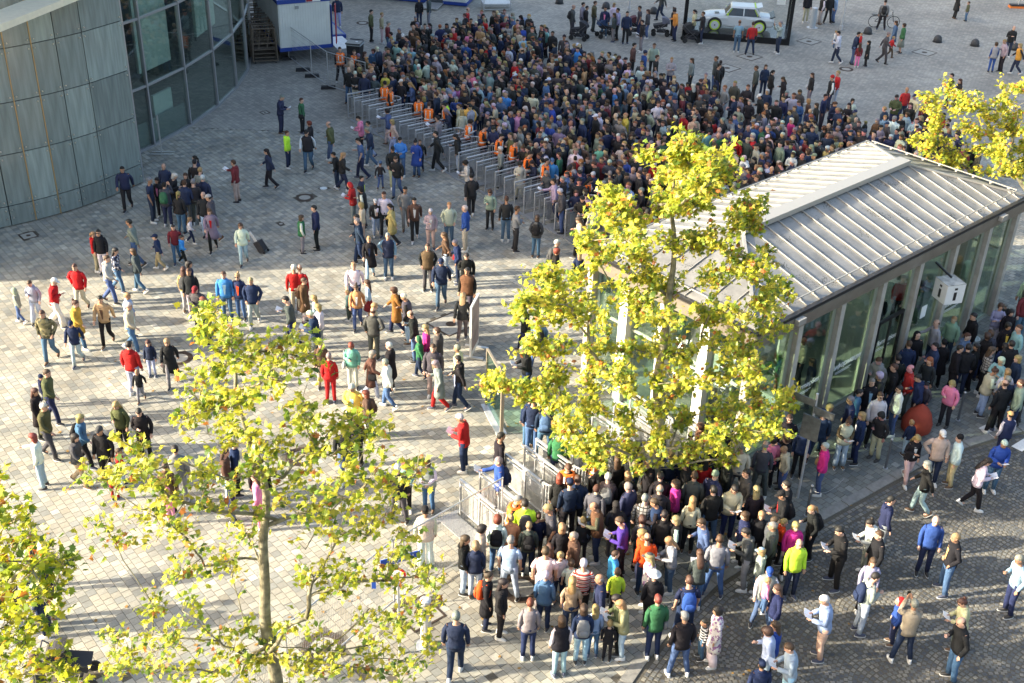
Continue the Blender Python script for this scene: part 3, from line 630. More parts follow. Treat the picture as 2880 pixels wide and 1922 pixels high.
# ---------------------------------------------------------------- steel trolleys, stacked between museum and container
RUST = mat('worn_steel', (.16, .13, .10), .6, .5, var=.3, scale=12)
def trolley():
    t = thing('steel_trolley', '', 'trolley')
    Wd, Hh, Dd = 1.25, 1.85, .62
    fm_ = MB()
    for sx in (-1, 1):
        for sy in (-1, 1): fm_.bar((sx * Wd / 2, sy * Dd / 2, .12), (sx * Wd / 2 * .86, sy * Dd / 2, Hh), .06)
    for z in (.16, 1.05, 1.8):
        k = 1 - .14 * z / Hh
        for sy in (-1, 1): fm_.bar((-Wd / 2 * k, sy * Dd / 2, z), (Wd / 2 * k, sy * Dd / 2, z), .05)
        for sx in (-1, 1): fm_.bar((sx * Wd / 2 * k, -Dd / 2, z), (sx * Wd / 2 * k, Dd / 2, z), .05)
    part('frame', fm_, RUST, t)
    for z in (.30, .50, .70): part('shelf', MB().box((0, 0, z), (Wd * .86, Dd * .8, .035)), RUST, t)
    m = MB(); m.bar((-.3, -Dd / 2, .8), (-.2, -Dd / 2, 1.7), .04); m.bar((.1, -Dd / 2, .8), (.3, -Dd / 2, 1.75), .04)
    part('brace', m, RUST, t)
    for sx in (-1, 1):
        for sy in (-1, 1): part('wheel', MB().tube([(sx * .52 - .02, sy * .26, .06), (sx * .52 + .02, sy * .26, .06)], .06, 8), BLK, t)
    return t
tr0 = trolley(); base_p = (at(715, 182) + at(782, 178)) / 2; ta = R(17)
for k, s in enumerate(['nearest the square', 'second from the front', 'third from the front', 'fourth from the front', 'fifth from the front', 'farthest back']):
    o = tr0 if k == 0 else copy_tree(tr0); d = Vector((-math.sin(ta), math.cos(ta), 0)) * (.35 + k * .95)
    o.location = base_p + d + Vector((-.05 * k, 0, 0)); o.rotation_euler.z = ta + .03 * math.sin(k * 2.1); o['label'] = f'rusty steel frame trolley {s} in the row by the museum glass'; o['group'] = 'steel trolleys parked between museum and container'
# ---------------------------------------------------------------- mesh fences
WIRE = mat('fence_wire', (.35, .36, .37), .5, .7); RUB = mat('black_rubber', (.025, .025, .028), .8, var=.3, scale=10, bump=.3)
def fence_panel(a, b, label, h=1.85, dense=.16, wr=.007):
    a = Vector((a.x, a.y, 0)); b = Vector((b.x, b.y, 0)); d = b - a; L = d.length
    t = thing('mesh_fence_panel', label, 'fence panel', tuple(a), math.atan2(d.y, d.x), 'mobile fence panels')
    part('frame', MB().tube([(0, 0, .1), (0, 0, h)], .021, 6).tube([(L, 0, .1), (L, 0, h)], .021, 6).tube([(0, 0, h - .02), (L, 0, h - .02)], .021, 6).tube([(0, 0, .16), (L, 0, .16)], .021, 6), STEEL, t)
    m = MB(); x = dense
    while x < L: m.bar((x, 0, .16), (x, 0, h - .02), wr); x += dense
    z = .4
    while z < h - .1: m.bar((0, .004, z), (L, .004, z), wr); z += .26
    tag(part('wire_mesh', m, WIRE, t), kind='stuff')
    return t
def fence_block(p, a, label):
    t = part('fence_foot', MB().box((0, 0, .07), (.22, .72, .14), taper=.94), RUB); t.location = (p.x, p.y, 0); t.rotation_euler.z = a; tag(t, label, 'fence foot', 'black feet of the mobile fences')
F1 = [at(813, 168), at(852, 200), at(878, 217), at(924, 250), at(1030, 282)]
for a, b, l in ((F1[0], F1[2], 'mobile mesh fence panel in front of the white container'), (F1[2], F1[3], 'mobile mesh fence panel between two black feet beside the staff in vests'), (F1[3], F1[4], 'mobile mesh fence panel joining the first turnstile rail')):
    fence_panel(a, b, l)
dd = math.atan2((F1[3] - F1[0]).y, (F1[3] - F1[0]).x)
for p, l in zip(F1[:4], ('beside the low white container', 'second from the white container', 'third from the white container', 'nearest the turnstiles')): fence_block(p, dd - .35, f'black rubber fence foot {l}')
q = [at(1414, 1343, 1.95), at(1104, 1519, 1.95), at(800, 1760, 1.95), at(610, 1960, 1.95)]
for k, l in enumerate(('from the front turnstiles to the street name sign', 'behind the front plane tree trunk', 'at the bottom edge beneath the tree')): fence_panel(q[k], q[k + 1], f'mobile mesh fence panel running {l}', 1.95, .05, .005)
# ---------------------------------------------------------------- rubbish bin
p = at(1000, 172); t = thing('wheeled_bin', 'black wheeled rubbish bin beside the white container', 'bin', (p.x, p.y, 0), R(-10))
part('body', MB().box((0, 0, .52), (.62, .62, .88), taper=1.18), RUB, t); part('lid', MB().box((0, -.03, 1.0), (.78, .80, .07)).box((0, .36, 1.02), (.7, .06, .10)), mat('bin_lid', (.05, .055, .06), .35), t)
part('lining_bag', MB().box((.02, 0, .93), (.76, .75, .08)), mat('clear_bag', (.45, .5, .52), .2), t); part('sticker', MB().box((.12, -.05, 1.04), (.12, .1, .006)), WL, t)
for s in (-1, 1): part('wheel', MB().tube([(s * .3 - .03, .28, .1), (s * .3 + .03, .28, .1)], .1, 10), RUB, t)
# ---------------------------------------------------------------- turnstile rails (access lanes)
SLAT = mat('rail_infill', (.50, .51, .51), .5, .4, var=.1); CLIP = mat('black_clip', (.02, .02, .02), .5)
def u_rail(L=1.5, W=.62, H=1.08):
    """two parallel rails joined by a bent end; x runs along the lane away from the free ends"""
    t = thing('access_rail', '', 'barrier', group='access lane rails')
    for s in (0, 1):
        y = s * W
        f = MB()
        for x in (0, L * .52, L): f.bar((x, y, 0), (x, y, H), .045)
        f.bar((-.022, y, H), (L, y, H), .06, .05); f.bar((0, y, H - .14), (L, y, H - .14), .03); f.bar((0, y, .16), (L, y, .16), .03)
        part('rail', f, STEEL, t)
        m = MB(); k = 0
        x = .12 if s == 0 else .2
        while x < L - .06:
            if x < .5 * L or x > .56 * L: m.box((x, y, .52), (.020, .01, .72))
            x += .046
        tag(part('slats', m, SLAT, t), kind='stuff')
        part('clip', MB().box((L - .08, y, H + .005), (.05, .07, .06)), CLIP, t)
    f = MB(); pts = [Vector((L + .30 * math.sin(math.pi * k / 6), W / 2 - W / 2 * math.cos(math.pi * k / 6), 0)) for k in range(7)]
    f.tube([q + Vector((0, 0, H)) for q in pts], .028, 6); part('bent_end', f, STEEL, t)
    part('bent_foot_rail', MB().tube([q + Vector((0, 0, .16)) for q in pts], .016, 6), STEEL, t)
    m = MB()
    for k in range(1, 12):
        q = Vector((L + .30 * math.sin(math.pi * k / 12), W / 2 - W / 2 * math.cos(math.pi * k / 12), 0)); m.bar(q + Vector((0, 0, .16)), q + Vector((0, 0, H)), .022)
    tag(part('end_bars', m, STEEL, t), kind='stuff')
    part('tread_plate', MB().box((L * .45, -.35, .025), (L * .95, .5, .03)).box((-.1, -.35, .02), (.12, 1.2, .03)), mat('tread_plate', (.40, .41, .42), .5, .6, var=.25, scale=60, bump=.5, bscale=90), t)
    return t
ur = u_rail()
A0, A1 = at(977, 329), at(1678, 715)
dirn = (A1 - A0).normalized(); LT = (A1 - A0).length; NR = 14
lane = R(37); nm = ['first', 'second', 'third', 'fourth', 'fifth', 'sixth', 'seventh', 'eighth', 'ninth', 'tenth', 'eleventh', 'twelfth', 'thirteenth', 'fourteenth']
for k in range(NR):
    o = ur if k == 0 else copy_tree(ur); p = A0 + dirn * (LT * (k + .55) / NR)
    o.location = p; o.rotation_euler.z = lane; o['label'] = f'galvanised bent access rail, {nm[k]} from the mesh fence in the long row'; o['group'] = 'long row of access rails'
ls = R(-50); front = [at(x, y, 1.08) for x, y in ((1331, 1331), (1424, 1279), (1509, 1235), (1620, 1180), (1730, 1125))]
for k in range(5):
    o = copy_tree(ur); p = front[k]; o.location = (p.x, p.y, 0); o.rotation_euler.z = ls
    if k == 0: o.location = (p.x - .30, p.y - .30, 0)
    o['label'] = f'silver bent access rail, {nm[k]} from the queue in the short front row'; o['group'] = 'short front row of access rails'
# ---------------------------------------------------------------- glass info wall, pylon, T stand, poles
t = thing('glass_info_wall', 'upright green glass panel in a bronze frame on the sunlit square', 'glass panel')
a, b = at(1388, 1180), at(1410, 1222); a.z = b.z = 0
a = b + (a - b).normalized() * 1.5
dv = (b - a); L = dv.length; t.location = tuple(a); t.rotation_euler.z = math.atan2(dv.y, dv.x)
part('pane', MB().box((L / 2, 0, 1.0), (L - .08, .02, 1.75)), glass('info_glass', (.55, .75, .66), .06), t); part('frame', MB().box((L, 0, .97), (.07, .09, 1.95)).box((0, 0, .97), (.05, .06, 1.9)).box((L / 2, 0, 1.92), (L - .12, .06, .05)), mat('bronze_post', (.30, .26, .20), .5, .4), t)
part('foot', MB().box((L / 2, 0, .02), (L + .1, .3, .04)), STEEL, t); part('etched_squares', MB().box((L * .7, -.013, 1.55), (.2, .004, .2)).box((L * .7, -.013, 1.2), (.2, .004, .2)), WL, t)
t = thing('white_pylon', 'white upright display board standing on flat feet on the sunlit square', 'display board'); p = at(1333, 993); t.location = (p.x, p.y, 0); t.rotation_euler.z = R(78)
part('board', MB().box((0, 0, 1.0), (.95, .06, 1.75)), mat('board_white', (.72, .71, .68), .5, var=.05), t); part('panel', MB().box((0, -.034, 1.05), (.82, .008, 1.5)), mat('poster_grey', (.30, .22, .20), .6, var=.4, scale=2), t)
for s in (-1, 1): part('foot', MB().box((s * .33, 0, .03), (.10, .75, .05)), STEELW, t)
t = thing('metal_sign_stand', 'slim metal stand with a double foot bar beside the museum glass', 'sign stand'); p = at(455, 433); t.location = (p.x, p.y, 0); t.rotation_euler.z = R(5)
part('post', MB().box((0, 0, .86), (.05, .04, 1.7)).box((-.02, -.01, 1.42), (.08, .03, .12)), STEELW, t)
for s in (-1, 1): part('foot', MB().box((.05, s * .14, .03), (.95, .06, .04)), STEELW, t)
t = thing('sign_pole', 'grey pole with two signs seen from behind, beside the people near the pavilion glass', 'sign pole'); p = at(2243, 1400); t.location = (p.x, p.y, 0); t.rotation_euler.z = R(-38)
part('pole', MB().tube([(0, 0, 0), (0, 0, 3.25)], .035, 10), STEEL, t); SBK = mat('sign_back', (.16, .17, .17), .5, .5, var=.3, scale=8)
part('name_plate', MB().box((-.30, -.05, 2.98), (.62, .03, .20)), SBK, t); part('name_plate', MB().box((.28, -.05, 2.8), (.55, .03, .20)), SBK, t); part('sign_plate', MB().box((0, -.05, 2.25), (.48, .03, .70)), SBK, t)
SBL = mat('sign_blue', (.02, .08, .42), .4); SRD = mat('sign_red', (.55, .02, .02), .4)
t = thing('street_sign_pole', 'grey pole with blue street name plate and red ringed sign among the leaves', 'street sign'); p = at(1124, 1838); t.location = (p.x, p.y, 0)
part('pole', MB().tube([(0, 0, 0), (0, 0, 2.9)], .03, 10), STEEL, t); s_ = part('street_name_plate', MB().box((.05, -.05, 2.72), (.86, .02, .17)), SBL, t, rz=0)
s_.rotation_euler.z = R(25); text('street_name', 'Straße 1', .14, (.12, -.064, 2.71), (R(90), 0, 0), s_)
m = MB().tube([(0, -.055, 2.3), (0, -.035, 2.3)], .18, 24); part('round_sign', m, SRD, t); m = MB().tube([(0, -.062, 2.3), (0, -.056, 2.3)], .13, 24); part('round_sign_face', m, WL, t); text('symbol', '2', .15, (0, -.068, 2.3), (R(90), 0, 0), t, SB)
part('blue_plate', MB().box((-.5, -.05, 2.0), (.09, .02, .2)), SBL, t)
def bollard(px, py, lab, h=.95, r=.035, cat='bollard', m_=None):
    p = at(px, py); t = thing('bollard', lab, cat, (p.x, p.y, 0), 0, 'posts standing in the paving'); part('post', MB().tube([(0, 0, 0), (0, 0, h)], r, 12), m_ or mat('bollard_grey', (.13, .14, .15), .5, .3), t)
    part('cap', MB().tube([(0, 0, h), (0, 0, h + .03)], [r * 1.05, r * .7], 12), STEEL, t); disc_ = disc(MB(), 0, r * 1.9, -.01, .01); part('collar', disc_, STEEL, t); return t
bollard(2490, 1317, 'thin grey bollard between the woman in pale trousers and the pavilion queue'); bollard(2268, 1450, 'thin grey bollard beside the man in the dark cap'); bollard(2694, 1182, 'thin grey bollard behind the people with red shoes')
bollard(1198, 1816, 'stout steel column under the leaves beside the man in the navy sweater', 1.35, .12, m_=STEEL)
bollard(2284, 78, 'thick pale grey service post right of the glass showcase', 1.15, .17, m_=mat('post_pale', (.36, .40, .43), .5)); 
bollard(1602, 1500, 'silver signal post in the middle of the front queue', 1.15, .06, m_=STEEL)
CHN = mat('chain', (.4, .4, .4), .4, .8)
def chain(a, b, lab):
    m = MB(); a = Vector(a); b = Vector(b); N_ = 26
    for k in range(N_):
        t0, t1 = k / N_, (k + .8) / N_; f = lambda t_: a + (b - a) * t_ + Vector((0, 0, -.28 * 4 * t_ * (1 - t_))); m.bar(f(t0), f(t1), .011, .006 if k % 2 else .011)
    tag(part('chain', m, CHN), lab, 'chain')
q1, q2 = at(2490, 1317), at(2268, 1450); chain(q1 + Vector((0, 0, .85)), at(2640, 1232, .85), 'sagging chain right of the thin bollard near the pavilion'); chain(q2 + Vector((0, 0, .85)), q2 + (q1 - q2) * .42 + Vector((0, 0, .55)), 'sagging chain beside the woman in the magenta jacket')
DOME = mat('dome_rubber', (.045, .047, .05), .7, var=.2, scale=6)
for x, y, l in ((2440, 95, 'in front of the bicycle'), (2636, 118, 'second from the bicycle'), (2741, 129, 'third from the bicycle'), (2853, 140, 'behind the couple in grey'), (1704, 24, 'behind the first pushchairs'), (1573, 10, 'near the top edge beside the container'), (1838, 38, 'behind the man in the dark hooded jacket')):
    p = at(x, y); t = thing('dome_bollard', f'black dome bollard {l}', 'bollard', (p.x, p.y, 0), 0, 'black dome bollards'); m = MB()
    m.rings([(0, 0, 0, .24, .24), (0, 0, .16, .235, .235), (0, 0, .28, .20, .20), (0, 0, .36, .13, .13), (0, 0, .40, .04, .04)]); part('dome', m, DOME, t, smooth=True); part('base_ring', disc(MB(), .24, .28, -.01, .02), DOME, t)
def lamp_pole(px, py, lab):
    p = at(px, py); t = thing('lamp_post', lab, 'lamp post', (p.x, p.y, 0)); part('pole', MB().tube([(0, 0, 0), (0, 0, .25), (0, 0, .27), (0, 0, 7.5)], [.10, .10, .06, .045], 12), STEEL, t); part('lamp_head', MB().box((.4, 0, 7.45), (1.0, .22, .10)), STEEL, t)
lamp_pole(2365, 84, 'tall slim lamp post between the showcase and the bicycle'); lamp_pole(1768, 32, 'tall slim lamp post left of the glass showcase')
# warning light base on the far right, small tables
p = at(2862, 22); t = thing('weighted_sign_stand', 'orange and black weighted sign base at the top right of the square', 'sign base', (p.x, p.y, 0)); part('base', MB().box((0, 0, .06), (1.1, .45, .12)), mat('orange_base', (.75, .20, .03), .6), t); part('weights', MB().box((0, 0, .16), (1.0, .42, .09)), RUB, t); part('mast', MB().tube([(0, 0, .1), (0, 0, 2.2)], .03, 8), STEEL, t)
# metal platform trolley beside the office container
p = at(1395, 26); t = thing('platform_cart', 'grey steel platform cart beside the office container', 'cart', (p.x, p.y, 0), R(10))
part('deck', MB().box((0, 0, .42), (1.7, 1.0, .05)), STEEL, t); part('frame', MB().bar((-.8, -.45, .1), (.8, -.45, .1), .05).bar((-.8, .45, .1), (.8, .45, .1), .05).bar((-.8, -.45, 0), (-.8, -.45, 1.2), .05).bar((.8, -.45, 0), (.8, -.45, 1.2), .05).bar((-.8, .45, 0), (-.8, .45, 1.2), .05).bar((.8, .45, 0), (.8, .45, 1.2), .05).bar((-.8, .45, 1.15), (.8, .45, 1.15), .05), STEEL, t)
# red beanbag like sack
p = at(2573, 1212); t = thing('red_sack', 'large dark red beanbag on the pavement beside the dark hooded man', 'beanbag', (p.x, p.y, 0)); m = MB().rings([(0, 0, 0, .30, .30), (0, 0, .10, .42, .40), (0, 0, .35, .43, .41), (.02, 0, .6, .34, .33), (.04, 0, .8, .18, .18), (.05, 0, .9, .04, .04)]); part('bag', m, mat('red_fabric', (.32, .045, .02), .8, var=.15, scale=5, bump=.5), t, smooth=True); part('handle', MB().bar((.0, 0, .88), (.14, 0, .86), .03), SB, t)
# ---------------------------------------------------------------- glass showcase with the silver saloon
SO = at(1917, 105); S1 = at(2219, 129); su = (S1 - SO); SLn = su.length; sa = math.atan2(su.y, su.x); SD = 3.0
sc_ = thing('glass_showcase', 'large black framed glass showcase on a black plinth holding a silver car', 'showcase', (SO.x, SO.y, 0), sa)
SHK = mat('showcase_black', (.012, .013, .015), .25, .2)
part('plinth', MB().box((SLn / 2, SD / 2, .17), (SLn, SD, .34)), SHK, sc_); part('deck', MB().box((SLn / 2, SD / 2, .345), (SLn - .1, SD - .1, .01)), mat('deck_black', (.03, .032, .036), .2), sc_)
for x in (0.1, SLn - .1):
    for y in (.1, SD - .1): part('post', MB().box((x, y, 1.55), (.20 if y < 1 else .12, .12, 2.45)), SHK, sc_)
part('top_frame', MB().box((SLn / 2, .1, 2.85), (SLn, .2, .16)).box((SLn / 2, SD - .1, 2.85), (SLn, .2, .16)).box((.1, SD / 2, 2.85), (.2, SD - .41, .16)).box((SLn - .1, SD / 2, 2.85), (.2, SD - .41, .16)), SHK, sc_)
SGL = glass('showcase_glass', (.97, .98, .98), .02)
part('pane', MB().box((SLn / 2, .06, 1.6), (SLn - .4, .02, 2.4)), SGL, sc_); part('pane', MB().box((SLn / 2, SD - .06, 1.6), (SLn - .3, .02, 2.4)), SGL, sc_); part('pane', MB().box((.06, SD / 2, 1.6), (.02, SD - .4, 2.4)), SGL, sc_); part('pane', MB().box((SLn - .06, SD / 2, 1.6), (.02, SD - .4, 2.4)), SGL, sc_)
part('notice', MB().box((SLn - .6, SD - .09, 1.9), (.5, .01, .8)), WL, sc_)
def car():
    SIL = mat('car_silver', (.66, .68, .70), .25, .0, coat=.8); GRY = mat('car_glass', (.05, .06, .07), .08, .1); YEL = mat('acid_yellow', (.55, .80, .03), .4); TYR = mat('tyre', (.02, .02, .02), .7); WHT = mat('wheel_white', (.72, .73, .75), .4); TANI = mat('tan_interior', (.40, .26, .15), .7)
    C_ = SO + Vector((math.cos(sa), math.sin(sa), 0)) * (SLn * .50) + Vector((-math.sin(sa), math.cos(sa), 0)) * 1.55
    t = thing('silver_car', 'small silver vintage saloon with acid yellow wheels inside the glass showcase', 'car', (C_.x, C_.y, .35), sa + R(3))
    # front of the car points to -x ; L 4.0 W 1.5
    secs = [(-2.0, .52, .30, .58), (-1.94, .66, .24, .72), (-1.6, .74, .22, .80), (-.95, .76, .22, .86), (-.5, .76, .22, .88), (.6, .76, .22, .88), (1.2, .76, .24, .86), (1.75, .72, .26, .83), (1.97, .66, .30, .80), (2.03, .58, .40, .72)]
    m = MB(); n = 12; ring = []
    for x, hw, z0, z1 in secs:
        pts = [(-hw * .92, z0), (-hw, z0 + .12), (-hw * 1.0, (z0 + z1) / 2), (-hw * 1.03, z1 - .16), (-hw * .93, z1 - .03), (-hw * .5, z1 + .015), (hw * .5, z1 + .015), (hw * .93, z1 - .03), (hw * 1.03, z1 - .16), (hw, (z0 + z1) / 2), (hw, z0 + .12), (hw * .92, z0)]
        ring.append([Vector((x, y, z)) for y, z in pts])
    for r_ in ring: m.v += r_
    for i in range(len(ring) - 1):
        for k in range(n): m.f.append([i * n + k, i * n + (k + 1) % n, (i + 1) * n + (k + 1) % n, (i + 1) * n + k][::-1]); m.m.append(0)
    m.f.append(list(range(n))); m.m.append(0); m.f.append(list(range((len(ring) - 1) * n, len(ring) * n))[::-1]); m.m.append(0)
    part('body', m, SIL, t, smooth=False)
    # cabin: glass house and roof
    def hull(b, tp, z0, z1, mm, nm_):
        (x0, x1, w0), (x2, x3, w1) = b, tp; V = [(x0, -w0, z0), (x1, -w0, z0), (x1, w0, z0), (x0, w0, z0), (x2, -w1, z1), (x3, -w1, z1), (x3, w1, z1), (x2, w1, z1)]
        q = MB(); q.v = [Vector(v) for v in V]
        for f in ((0, 3, 2, 1), (4, 5, 6, 7), (0, 1, 5, 4), (1, 2, 6, 5), (2, 3, 7, 6), (3, 0, 4, 7)): q.f.append(list(f)); q.m.append(0)
        return part(nm_, q, mm, t)
    hull((-.75, 1.25, .70), (-.42, .95, .56), .86, 1.26, GRY, 'windows'); hull((-.46, 1.0, .60), (-.38, .88, .50), 1.262, 1.34, SIL, 'roof')
    for s in (-1, 1):
        part('pillar', MB().bar((-.75, s * .71, .87), (-.44, s * .585, 1.27), .05).bar((.28, s * .715, .87), (.28, s * .585, 1.27), .06).bar((1.22, s * .705, .87), (.95, s * .575, 1.27), .08), SIL, t)
        part('window_trim', MB().bar((-.62, s * .715, .90), (-.38, s * .61, 1.24), .025).bar((1.08, s * .715, .90), (.88, s * .61, 1.24), .025), YEL, t)
        part('seat', MB().box((0, s * .3, .95), (.4, .35, .35)), TANI, t)
        part('door', MB().box((-.06, s * .778, .55), (1.02, .012, .50)), SIL, t)
        for x in (-1.28, 1.22):
            wh = MB().tube([(x, s * .60, .31), (x, s * .80, .31)], .33, 24); wl = part('wheel', wh, TYR, t)
            part('rim_ring', MB().tube([(x, s * .802, .31), (x, s * .812, .31)], .29, 24), YEL, wl); part('hub', MB().tube([(x, s * .813, .31), (x, s * .825, .31)], .22, 20), WHT, wl); part('hub_nut', MB().tube([(x, s * .826, .31), (x, s * .84, .31)], .04, 8), SB, wl)
            part('wheel_arch', MB().tube([(x, s * .70, .34), (x, s * .788, .34)], .40, 24), BLK, t)
    part('spoiler', MB().box((1.14, 0, 1.34), (.36, 1.06, .035), tilt=Matrix.Rotation(R(-14), 3, 'Y')), SIL, t); part('spoiler_band', MB().box((.93, 0, 1.345), (.07, 1.07, .03)), YEL, t)
    part('tail_fin', MB().box((1.92, 0, .86), (.30, 1.3, .05), tilt=Matrix.Rotation(R(-22), 3, 'Y')), SHK, t); part('front_spoiler', MB().box((-1.98, 0, .26), (.22, 1.35, .12)), BLK, t)
    part('bonnet_vent', MB().box((-1.2, -.25, .885), (.25, .3, .02)), SHK, t)
    for s in (-1, 1): part('headlight', MB().tube([(-2.03, s * .5, .55), (-1.9, s * .5, .55)], .12, 12), LGT, t); part('mirror', MB().box((-.62, s * .85, .95), (.1, .14, .09)), YEL, t)
    part('tail_lights', MB().box((2.03, 0, .6), (.03, 1.0, .12)), SRD, t)
car()
# ---------------------------------------------------------------- bicycle
def bicycle(p, a):
    t = thing('bicycle', 'black touring bicycle held by the person in the patterned shirt', 'bicycle', (p.x, p.y, 0), a); BK = mat('bike_black', (.02, .02, .022), .35)
    for x in (-.55, .55):
        m = MB(); pts = [Vector((x + .35 * math.cos(2 * math.pi * k / 24), 0, .35 + .35 * math.sin(2 * math.pi * k / 24))) for k in range(25)]
        for k in range(24): m.bar(pts[k], pts[k + 1], .035)
        wl = part('wheel', m, BK, t); m = MB()
        for k in range(8): m.bar(Vector((x, 0, .35)), pts[k * 3], .006)
        part('spokes', m, STEEL, wl)
    part('frame', MB().tube([(-.55, 0, .35), (-.1, 0, .30), (.42, 0, .78), (-.22, 0, .42)], .02, 6).tube([(-.1, 0, .30), (-.25, 0, .88)], .018, 6).tube([(-.55, 0, .35), (-.2, 0, .75)], .015, 6).tube([(.55, 0, .35), (.40, 0, .95)], .02, 6), BK, t)
    part('handlebar', MB().tube([(.38, -.3, 1.0), (.42, 0, 1.02), (.38, .3, 1.0)], .014, 6), BK, t); part('saddle', MB().box((-.27, 0, .92), (.26, .14, .06)), BK, t); part('rack', MB().box((-.62, 0, .76), (.35, .12, .03)), BK, t); part('crank', MB().tube([(-.1, -.08, .30), (-.1, .08, .30)], .1, 12), STEEL, t); part('mudguard', MB().bar((-.85, 0, .6), (-.35, 0, .72), .05, .01), BK, t)
bicycle(at(2483, 78), R(-4))
# ---------------------------------------------------------------- pushchairs
def pushchair(px, py, a, lab, c1_, c2_=(.03, .03, .035)):
    p = at(px, py); t = thing('pushchair', lab, 'pushchair', (p.x, p.y, 0), a, 'pushchairs at the back of the crowd'); F = mat('pram_fabric', objcol=True, rough=.85, var=.1, scale=8); TR = mat('pram_frame', (.12, .12, .13), .4, .6)
    part('frame', MB().tube([(-.5, -.26, 1.0), (.1, -.26, .45), (.42, -.26, .15)], .015, 6).tube([(-.5, .26, 1.0), (.1, .26, .45), (.42, .26, .15)], .015, 6).tube([(.2, -.26, .6), (-.35, -.26, .15)], .015, 6).tube([(.2, .26, .6), (-.35, .26, .15)], .015, 6).tube([(-.5, -.26, 1.0), (-.5, .26, 1.0)], .018, 6), TR, t)
    part('carrier', MB().box((.05, 0, .58), (.72, .40, .20), tilt=Matrix.Rotation(R(12), 3, 'Y'), taper=1.15), F, t, color=c2_)
    m = MB(); 
    for k in range(6):
        a0, a1_ = math.pi * (.45 + .5 * k / 6), math.pi * (.45 + .5 * (k + 1) / 6); q = [Vector((-.05 + .42 * math.cos(x_), 0, .66 + .40 * math.sin(x_))) for x_ in (a0, a1_)]
        m.face([q[0] + Vector((0, -.22, 0)), q[1] + Vector((0, -.22, 0)), q[1] + Vector((0, .22, 0)), q[0] + Vector((0, .22, 0))]); m.face([q[0] + Vector((0, -.22, 0)), Vector((-.05, -.22, .66)), q[1] + Vector((0, -.22, 0))]); m.face([q[0] + Vector((0, .22, 0)), q[1] + Vector((0, .22, 0)), Vector((-.05, .22, .66))])
    part('hood', m, F, t, color=c1_); part('basket', MB().box((0, 0, .27), (.5, .36, .14)), F, t, color=c2_)
    for x in (-.35, .42):
        for s in (-1, 1): part('wheel', MB().tube([(x, s * .27 - .02, .14), (x, s * .27 + .02, .14)], .14, 14), TYRE_, t)
TYRE_ = mat('pram_tyre', (.02, .02, .02), .8)
pushchair(1940, 118, R(5), 'black pushchair standing against the left post of the glass showcase', (.03, .03, .03)); pushchair(1858, 100, R(175), 'grey pushchair with silver frame pushed by the person in mustard hoodie', (.14, .15, .20)); pushchair(1700, 105, R(20), 'dark blue pushchair right of the black pram', (.03, .06, .14)); pushchair(1630, 112, R(160), 'black deep pram with its hood up in the row of pushchairs', (.03, .03, .035)); pushchair(1785, 98, R(5), 'dark red pushchair behind the man in the navy jumper', (.10, .03, .04)); pushchair(1480, 105, R(30), 'pushchair with pale blue hood beside the man in the rust vest', (.16, .22, .34)); pushchair(1475, 135, R(-40), 'olive hooded pushchair at the edge of the crowd', (.11, .12, .09))
pushchair(205, 1918, R(10), 'black pushchair under the leaves at the bottom left corner', (.02, .02, .025))
# ---------------------------------------------------------------- people
# every body is one continuous remeshed surface; clothes, hair, hats and shoes are its children. Local +y is the way a person faces.
SKIN = mat('skin', objcol=True, rough=.55, var=.05, scale=20, spec=.3); EYE = mat('eye', (.03, .02, .015), .3)
CLOTH = mat('cloth', objcol=True, rough=.9, var=.12, scale=7, bump=1.0, bscale=11, spec=.2, sheen=.0)
HAIRM = mat('hair', objcol=True, rough=.6, var=.3, scale=40, bump=.5, bscale=60); SHOEM = mat('shoe', objcol=True, rough=.6); SOLE = mat('sole', (.62, .62, .60), .7)
HV = mat('hi_vis', (.95, .19, .02), .6, var=.08, scale=6); HVS = mat('reflective_tape', (.72, .72, .66), .35); DKV = mat('vest_hem', (.035, .035, .04), .8); DGL = mat('dark_glass', (.01, .01, .01), .15)
def special(nm, builder):
    m = bpy.data.materials.new(nm); m.use_nodes = True; n = m.node_tree.nodes; l = m.node_tree.links; b = n['Principled BSDF']; b.inputs['Roughness'].default_value = .9
    tc = n.new('ShaderNodeTexCoord'); builder(n, l, b, tc); return m
def _stripes(cols):
    def f(n, l, b, tc):
        sx = n.new('ShaderNodeSeparateXYZ'); l.new(tc.outputs['Object'], sx.inputs[0]); mu = n.new('ShaderNodeMath'); mu.operation = 'MULTIPLY'; mu.inputs[1].default_value = 9; l.new(sx.outputs[2], mu.inputs[0]); fr = n.new('ShaderNodeMath'); fr.operation = 'FRACT'; l.new(mu.outputs[0], fr.inputs[0])
        cr = n.new('ShaderNodeValToRGB'); cr.color_ramp.interpolation = 'CONSTANT'; cr.color_ramp.elements[0].color = (*cols[0], 1); cr.color_ramp.elements[1].position = 1 / len(cols); cr.color_ramp.elements[1].color = (*cols[1], 1)
        for i, c in enumerate(cols[2:]): e = cr.color_ramp.elements.new((i + 2) / len(cols)); e.color = (*c, 1)
        l.new(fr.outputs[0], cr.inputs[0]); l.new(cr.outputs[0], b.inputs['Base Color'])
    return f
